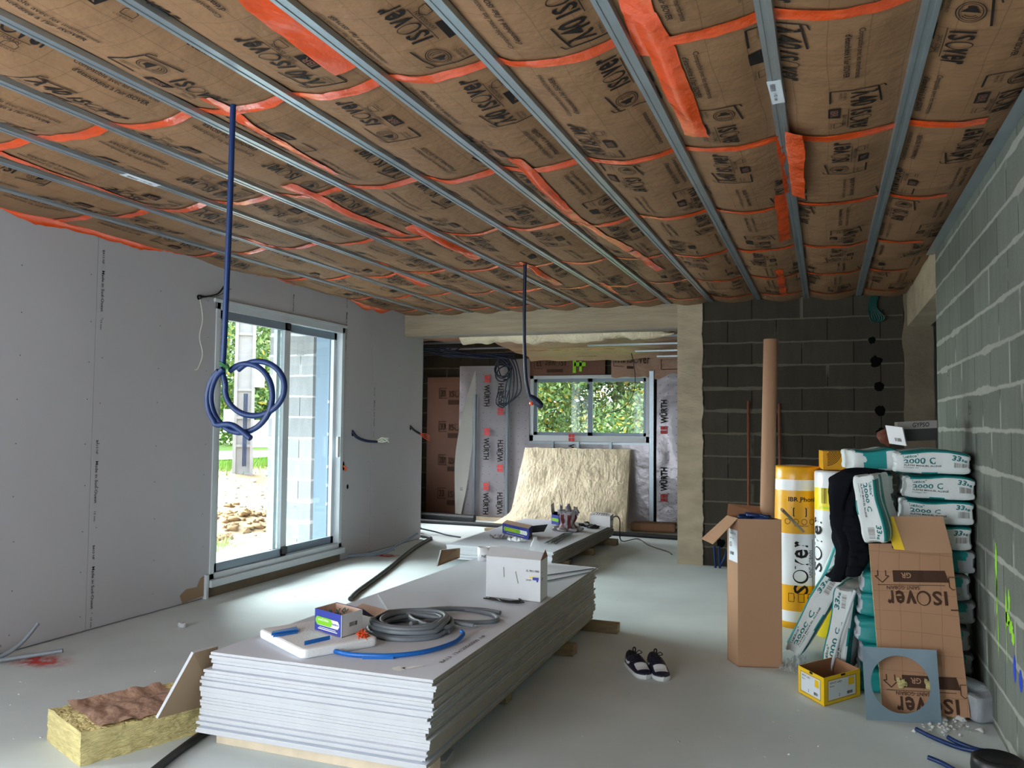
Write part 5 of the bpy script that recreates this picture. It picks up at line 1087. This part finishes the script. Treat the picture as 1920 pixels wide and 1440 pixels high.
b = B(); b.tube([(XL+.01, 5.38, 2.53), (XL+.03, 5.40, 2.35), (XL+.02, 5.38, 2.2), (XL+.03, 5.41, 2.05), (XL+.02, 5.37, 1.93), (XL+.03, 5.33, 1.92)], .003, 6); tag(b.build('white_wire', 'cream_w'), 'thin white wire hanging down the left wall beside the sliding door', 'wire')
b = B(); b.tube([(XL+.0, 7.63, 1.02), (XL+.02, 7.65, 1.0), (XL+.01, 7.66, .97)], .012, 6); tag(b.build('wire_scraps', 'orange'), 'orange wire end in the hole right of the sliding door', 'wire')

# ------------------------------------------------------------ hanging conduits
Yh = 2.72
b = B(); R_ = .17; c1 = V(-2.19, Yh, 1.60); c2 = V(-2.255, Yh+.0, 1.54)
b.tube([V(-2.318, Yh, 2.86), V(-2.321, Yh, 2.4), V(-2.33, Yh, 1.9), V(-2.335, Yh, 1.74)], .012, 10)
def circ(c, rx, rz, a0, a1, n, dy): return [V(c.x+rx*math.cos(a0+(a1-a0)*k/n), c.y+dy*(k/n), c.z+rz*math.sin(a0+(a1-a0)*k/n)) for k in range(n+1)]
cA, cB = P(474, 728, 1, Yh), P(452, 746, 1, Yh)
b.tube([V(-2.335, Yh, 1.76), V(-2.335, Yh, 1.70)]+circ(cA, .142, .112, PI*.95, 2*PI+PI*.75, 22, .03), .012, 10)
b.tube(circ(cB+V(0, .03, 0), .145, .142, PI*.70, -PI*1.32, 28, -.05), .012, 10)
b.tube(circ(cB+V(-.004, -.02, 0), .152, .145, PI*.72, PI*1.28, 10, -.0)+[P(436, 797, 1, Yh-.02), P(470, 822, 1, Yh-.02)], .012, 10)
hb = b.build('conduit', 'blue'); tag(hb, 'blue hanging conduit ending in two loops in front of the sliding door', 'conduit')
b = B()
for k in range(3): b.tube([V(-2.36, Yh+.01, 1.735+.006*k), V(-2.335, Yh-.018, 1.73+.006*k), V(-2.305, Yh+.0, 1.71+.006*k), V(-2.33, Yh+.02, 1.725+.006*k)], .0018, 5, closed=True)
tag(b.build('green_twine', 'green_w'), 'thin green twine tying the coil of the left hanging conduit', 'twine')
b = B(); Yh = 6.18; b.tube([V(-2.271, Yh, 2.86), V(-2.276, Yh, 2.34), V(-2.262, Yh, 1.92), V(-2.235, Yh, 1.76), V(-2.215, Yh, 1.70)], .014, 10); b.tube([V(-2.225, Yh, 1.72), V(-2.18, Yh, 1.69), V(-2.14, Yh, 1.655), V(-2.115, Yh, 1.638)], lambda q: .02+.012*math.sin(q*PI), 10)
tag(b.build('conduit', 'navy'), 'dark blue conduit hanging in front of the far window with a taped end', 'conduit')
b = B(); b.ball((-2.205, Yh, 1.665), .018, 0, 6, .3); tag(b.build('tape_scrap', 'tape'), 'orange tape scrap on the end of the dark hanging conduit', 'tape')

# ------------------------------------------------------------ far room contents
b = B()
def slabf(u, v, s):
    x0 = -4.22+.0*v-(.10+.32*max(0, .22-v)/.22)*(1-v)*1.0*(u < .001)*0; xl = -4.20-.10*(1-v)-.30*max(0, 1-v/.2)**1.5; xr = -2.60+.03*(1-v)
    x = xl+(xr-xl)*u; y = 11.58-.42*(1-v)+.03*noise.noise(V(u*5, v*5, 3))-s*.12*(1-.25*abs(2*u-1)**8); z = .02+1.12*v+.012*noise.noise(V(u*14, 0, 4))*(v > .9)
    return (x, y+.010*noise.noise(V(u*25, v*9, s*3)), z)
b.grid(lambda u, v: slabf(u, v, 1), 60, 44, 0); b.grid(lambda u, v: slabf(1-u, v, 0), 20, 20, 0); b.grid(lambda u, v: slabf(1, v, 1-u), 4, 30, 0); b.grid(lambda u, v: slabf(0, v, u), 4, 30, 0); b.grid(lambda u, v: slabf(u, 1, 1-v), 60, 4, 0)
tag(b.build('wool_slab', 'wool_c'), 'large cream mineral wool slab leaning under the far window', 'insulation')
b = B(); b.slab([(-2.57, 11.35, .0), (-1.95, 11.42, .0), (-1.95, 11.62, 0), (-2.57, 11.55, 0)], (0, 0, .13)); tag(b.build('wool_roll_piece', 'kraft2', bevel=.03), 'brown kraft-wrapped insulation piece on the floor right of the wool slab', 'insulation')
b = B(); b.tube([V(-1.98, 11.5, .07), V(-1.35, 11.6, .07)], .03, 8); tag(b.build('pale_tube', 'alu_grey'), 'pale tube on the floor at the foot of the far right wall', 'tube')
b = B(); b.tube([V(-6.2, 10.95, .03), V(-4.5, 10.95, .03), V(-1.4, 10.75, .03)], .03, 10); tag(b.build('black_pipe', 'black_rub'), 'black pipe lying across the floor of the far room', 'pipe')
b = B(); b.tube([V(-6.1, 11.4, .06), V(-4.95, 11.35, .06)], .055, 12, spline=False); tag(b.build('dark_tube', 'black_rub'), 'thick dark tube on the floor at the left of the far room', 'pipe')
b = B(); b.box(-4.45, -3.7, 10.55, 10.66, 0, .035); tag(b.build('timber_batten', 'wood'), 'brown timber batten on the floor behind the far stack', 'timber')
b = B(); b.box(-6.25, -1.35, 11.62, 11.74, 0, .05); tag(b.build('floor_track', 'concrete'), 'pale floor track along the foot of the far wall', 'track')
def tangle(c, n, r, L, m, label, seed, drop=.0):
    random.seed(seed); b = B(); c = V(*c)
    for k in range(n):
        a0 = random.uniform(0, 6.28); cx = c+V(random.uniform(-.05, .05), random.uniform(-.05, .05), random.uniform(-.05, .05)-drop*k/n); rx, rz = random.uniform(.6, 1)*r, random.uniform(.7, 1.2)*r
        b.tube([cx+V(rx*math.cos(a0+q*.6), .03*math.sin(q*1.3), rz*math.sin(a0+q*.6)) for q in range(random.randint(7, 13))], .0095, 6, res=4)
    return b
b = tangle((-4.42, 11.1, 2.28), 6, .14, 0, 'navy', '', 3); 
for k in range(5): x = -4.30+.04*k; b.tube([V(-4.5+.08*k, 10.9, 2.5), V(x, 11.0, 2.3), V(x+.02*k-.03, 11.0, 2.0), V(x-.05, 11.0, 1.74+.03*k), V(x-.18, 11.0, 1.80), V(x-.14, 11.0, 1.98)], .010, 6)
tag(b.build('cable_tangle', 'navy'), 'tangle of dark blue cables hanging left of the far window', 'cables')
b = B()
for k in range(9): b.tube([V(-6.2+.1*k, 9.6+.1*k, 2.62-.02*k), V(-5.6+.1*k, 9.9+.1*k, 2.55+random.uniform(-.06, .06)), V(-5.1, 10.3+.05*k, 2.5+random.uniform(-.05, .05)), V(-4.6, 10.7, 2.46+random.uniform(-.04, .04)), V(-4.35+random.uniform(-.1, .2), 10.95, 2.46+random.uniform(-.05, .05))], .010, 6)
tag(b.build('cable_run', 'navy'), 'dark cables strung under the ceiling at the left of the far room', 'cables')
b = B()
for k in range(7):
    x = -5.22-.035*k; y = 9.95+.04*k; b.tube([V(x+.05, y, 2.7), V(x+.08, y, 2.3+.05*k), V(x+.05-.03*k, y, 1.8), V(x-.06, y, 1.2), V(x-.04*k*.5, y, .5), V(x+.05, y-.1, .15), V(x+.12+.03*k, y-.25, .06), V(x+.0, y-.35, .02)], .011, 6)
b.tube([V(-5.24, 9.9, 2.3), V(-5.2, 9.88, 2.0), V(-5.14, 9.88, 1.88), V(-5.16, 9.88, 2.02), V(-5.26, 9.9, 2.28)], .012, 6)
tag(b.build('cable_bundle', 'blue'), 'bundle of blue conduits running from ceiling to floor behind the end of the left wall', 'cables')
b = B(); b.tube([V(-5.1, 9.75, .1), V(-4.9, 9.9, .04), V(-4.70, 9.85, .015), V(-4.45, 9.75, .012)], .010, 6); b.tube([V(-5.1, 9.7, .06), V(-4.95, 9.65, .02), V(-4.8, 9.6, .012)], .010, 6)
tag(b.build('cable_ends', 'navy'), 'dark cable ends lying on the floor beyond the end of the left wall', 'cables')
b = B(); b.tube([V(-2.52, 11.2, 2.5), V(-2.47, 11.2, 2.2), V(-2.49, 11.2, 1.95), V(-2.62, 11.2, 1.74), V(-2.85, 11.2, 1.66)], .006, 6); tag(b.build('black_cable', 'black'), 'thin black cable curving in front of the right pane of the far window', 'cable')

# ------------------------------------------------------------ outside
def gz(x, y): return -.12+.49*min(1, max(0, (-x-6.2)/6.2))+.05*noise.noise(V(x*.5, y*.5, 0))*(x < -6.5)+(.16*math.exp(-((x+7.6)/.7)**2)*(.6+noise.noise(V(0, y*1.2, 2))) if x > -10 else 0)
b = B(); b.grid(lambda u, v: (-60+u*54.7, 2+v*58, gz(-60+u*54.7, 2+v*58)+.04*noise.noise(V((-60+u*54.7)*2.2, (2+v*58)*2.2, 1))), 260, 200, lambda u, v: 1 if -60+u*54.7 < -13.2 else 0); struct('ground', b, ['dirt', 'grass'])
b = B(); b.box(-60, 40, 12.5, 60, -.4, -.15); struct('ground_back', b, 'grass')
b = B(); b.grid(lambda u, v: (-19.6+u*4.2, 4+v*50, gz(-17, 5+v*45)+.06), 8, 60, 0); struct('road', b, 'asphalt')
rngl = np.random.default_rng(5)
def leafmass(name, blobs, n, size, mats, probs, label, cat, kind='stuff', up=.3, lst=1.0):
    bl = np.array(blobs, float); vol = bl[:, 3]*bl[:, 4]*bl[:, 5]; pick = rngl.choice(len(bl), n, p=vol**.67/(vol**.67).sum()); q = rngl.normal(size=(n, 3)); q /= np.linalg.norm(q, axis=1)[:, None]
    rad = rngl.uniform(.72, 1.04, n)[:, None]; c = bl[pick, :3]+q*bl[pick, 3:6]*rad
    a = rngl.normal(size=(n, 3)); a /= np.linalg.norm(a, axis=1)[:, None]; d = rngl.normal(size=(n, 3)); d -= (d*a).sum(1)[:, None]*a; d /= np.linalg.norm(d, axis=1)[:, None]
    s = size*rngl.uniform(.6, 1.4, n)[:, None]; v = np.stack([c-a*s*lst, c+d*s*.45, c+a*s*lst, c-d*s*.45], 1).reshape(-1, 3); f = np.arange(4*n).reshape(-1, 4)
    me = bpy.data.meshes.new(name); me.from_pydata(v.tolist(), [], f.tolist())
    for m in mats: me.materials.append(K[m])
    me.polygons.foreach_set('material_index', rngl.choice(len(mats), n, p=probs).astype(np.int32)); o = bpy.data.objects.new(name, me); COL.objects.link(o); tag(o, label, cat, kind=kind); return o
def hedgeblobs(x0, x1, y0, y1, n, z0, z1, r0, r1): return [(rngl.uniform(x0, x1), rngl.uniform(y0, y1), rngl.uniform(z0, z1), rngl.uniform(r0, r1), rngl.uniform(r0, r1), rngl.uniform(r0, r1)*.8) for _ in range(n)]
leafmass('hedge_foliage', hedgeblobs(-27, -23, 14, 48, 110, .6, 7, 1.2, 2.4), 90000, .13, ['leaf_g', 'leaf_d', 'leaf_l', 'leaf_y'], [.38, .27, .28, .07], 'tall green hedge across the road seen through the sliding door', 'hedge')
leafmass('bush_foliage', hedgeblobs(-7.5, -3.2, 16.5, 20, 50, -.2, 5.5, .7, 1.4), 70000, .055, ['leaf_g', 'leaf_d', 'leaf_l', 'leaf_y'], [.4, .28, .22, .10], 'green bushes behind the left pane of the far window', 'bush')
leafmass('tree_foliage', hedgeblobs(-12, 1.5, 19, 25, 120, 0, 7.5, .9, 1.7), 90000, .07, ['leaf_l', 'leaf_y', 'leaf_g', 'leaf_d'], [.42, .28, .2, .10], 'pale yellowing trees behind the right pane of the far window', 'tree')
b = B()
for k in range(5): x = -4.6+.55*k+random.uniform(-.1, .1); b.tube([V(x, 18.4, -.2), V(x+.1, 18.5, 2.5), V(x-.1, 18.6, 6)], .05+.02*(k % 2), 8)
tag(b.build('tree_trunks', 'bark', kind=None), 'slim pale tree trunks behind the right pane of the far window', 'tree', kind='stuff')
# grass tufts and soil clods
def tufts(n, fx, name, m, label, hgt):
    p = fx(n); v = []; f = []
    for i in range(n):
        x, y = p[i]; z = gz(x, y); a = rngl.uniform(0, 6.28); w = .012; h = hgt*rngl.uniform(.5, 1.3); dx, dy_ = math.cos(a)*w, math.sin(a)*w; lx, ly = rngl.normal(0, .3, 2)*h
        k = len(v); v += [(x-dx, y-dy_, z), (x+dx, y+dy_, z), (x+lx, y+ly, z+h)]; f.append((k, k+1, k+2))
    me = bpy.data.meshes.new(name); me.from_pydata(v, [], f); me.materials.append(K[m]); o = bpy.data.objects.new(name, me); COL.objects.link(o); tag(o, label, 'grass', kind='stuff')
tufts(16000, lambda n: np.stack([rngl.normal(-13.6, .6, n), rngl.uniform(8, 26, n)], 1), 'grass_verge', 'grass', 'bright green grass verge along the road beyond the sliding door', .16)
tufts(5000, lambda n: np.stack([rngl.normal(-6.35, .28, n), rngl.normal(7.55, .35, n)], 1), 'grass_patch', 'leaf_l', 'green grass patch just outside the left leaf of the sliding door', .10)
def clods(n, fx, sz, m, name, label):
    b = B()
    for i in range(n):
        x, y = fx(); b.ball(V(x, y, gz(x, y)+.01), random.uniform(.4, 1.2)*sz, 0, 4, .7, (1.2, 1, .7))
    tag(b.build(name, m), label, 'soil', kind='stuff')
clods(420, lambda: (random.gauss(-7.5, .6), random.uniform(6.8, 12)), .055, 'rock', 'soil_clods', 'heap of broken clay and stones outside the sliding door')
clods(200, lambda: (random.uniform(-12, -8), random.uniform(8, 16)), .04, 'dust', 'gravel', 'scattered pale stones on the ground beyond the clay heap')
b = B(); b.box(-6.35, -5.72, 8.23, 8.62, -.3, 3.4); b.flat(gframe([(0, 0), (.09, 0), (.09, .14), (0, .14)], .01, True), (-5.95, 8.2285, 2.3), (1, 0, 0), (0, 0, 1), 1)
struct('outer_pier', b, ['block_out', 'greybox'])
# utility pole
t = thing('utility_pole', 'concrete utility pole with meter boxes beside the road, seen through the sliding door', 'pole', (-12.05, 14.75, .3)); b = B(); px_, py_ = -12.05, 14.75
rot = math.atan2(py_, px_)+PI; q = Matrix.Rotation(rot, 3, 'Z')
def pb(bb, x0, x1, y0, y1, z0, z1, mi=0): bb.obox(V(px_, py_, 0)+q @ V(x0, y0, z0), q @ V(x1-x0, 0, 0), q @ V(0, y1-y0, 0), (0, 0, z1-z0), mi)
pb(b, -.12, .12, -.22, -.15, .1, 8); pb(b, -.12, .12, .15, .22, .1, 8); pb(b, -.05, .05, -.15, .15, .1, 8)
for k in range(18): pb(b, -.12, .10, -.15, .15, .3+.62*k, .36+.62*k)
b.build('pole_shaft', 'pole', t)
for z, y0, y1, h, nm in ((1.95, -.42, -.2, .55, 'meter_box'), (.95, .2, .42, .5, 'meter_box'), (.62, -.55, -.2, .6, 'meter_box')):
    b = B(); pb(b, -.0, .16, -y1, -y0, z+.3, z+.3+h); b.build(nm, 'white_pl', t)
b = B()
for k in range(3): b.tube([V(px_, py_, 0)+q @ V(.14, .03*k, z_) for z_ in (2.1, 1.4, .9, .5)], .012, 6)
b.build('pole_cable', 'blue', t)
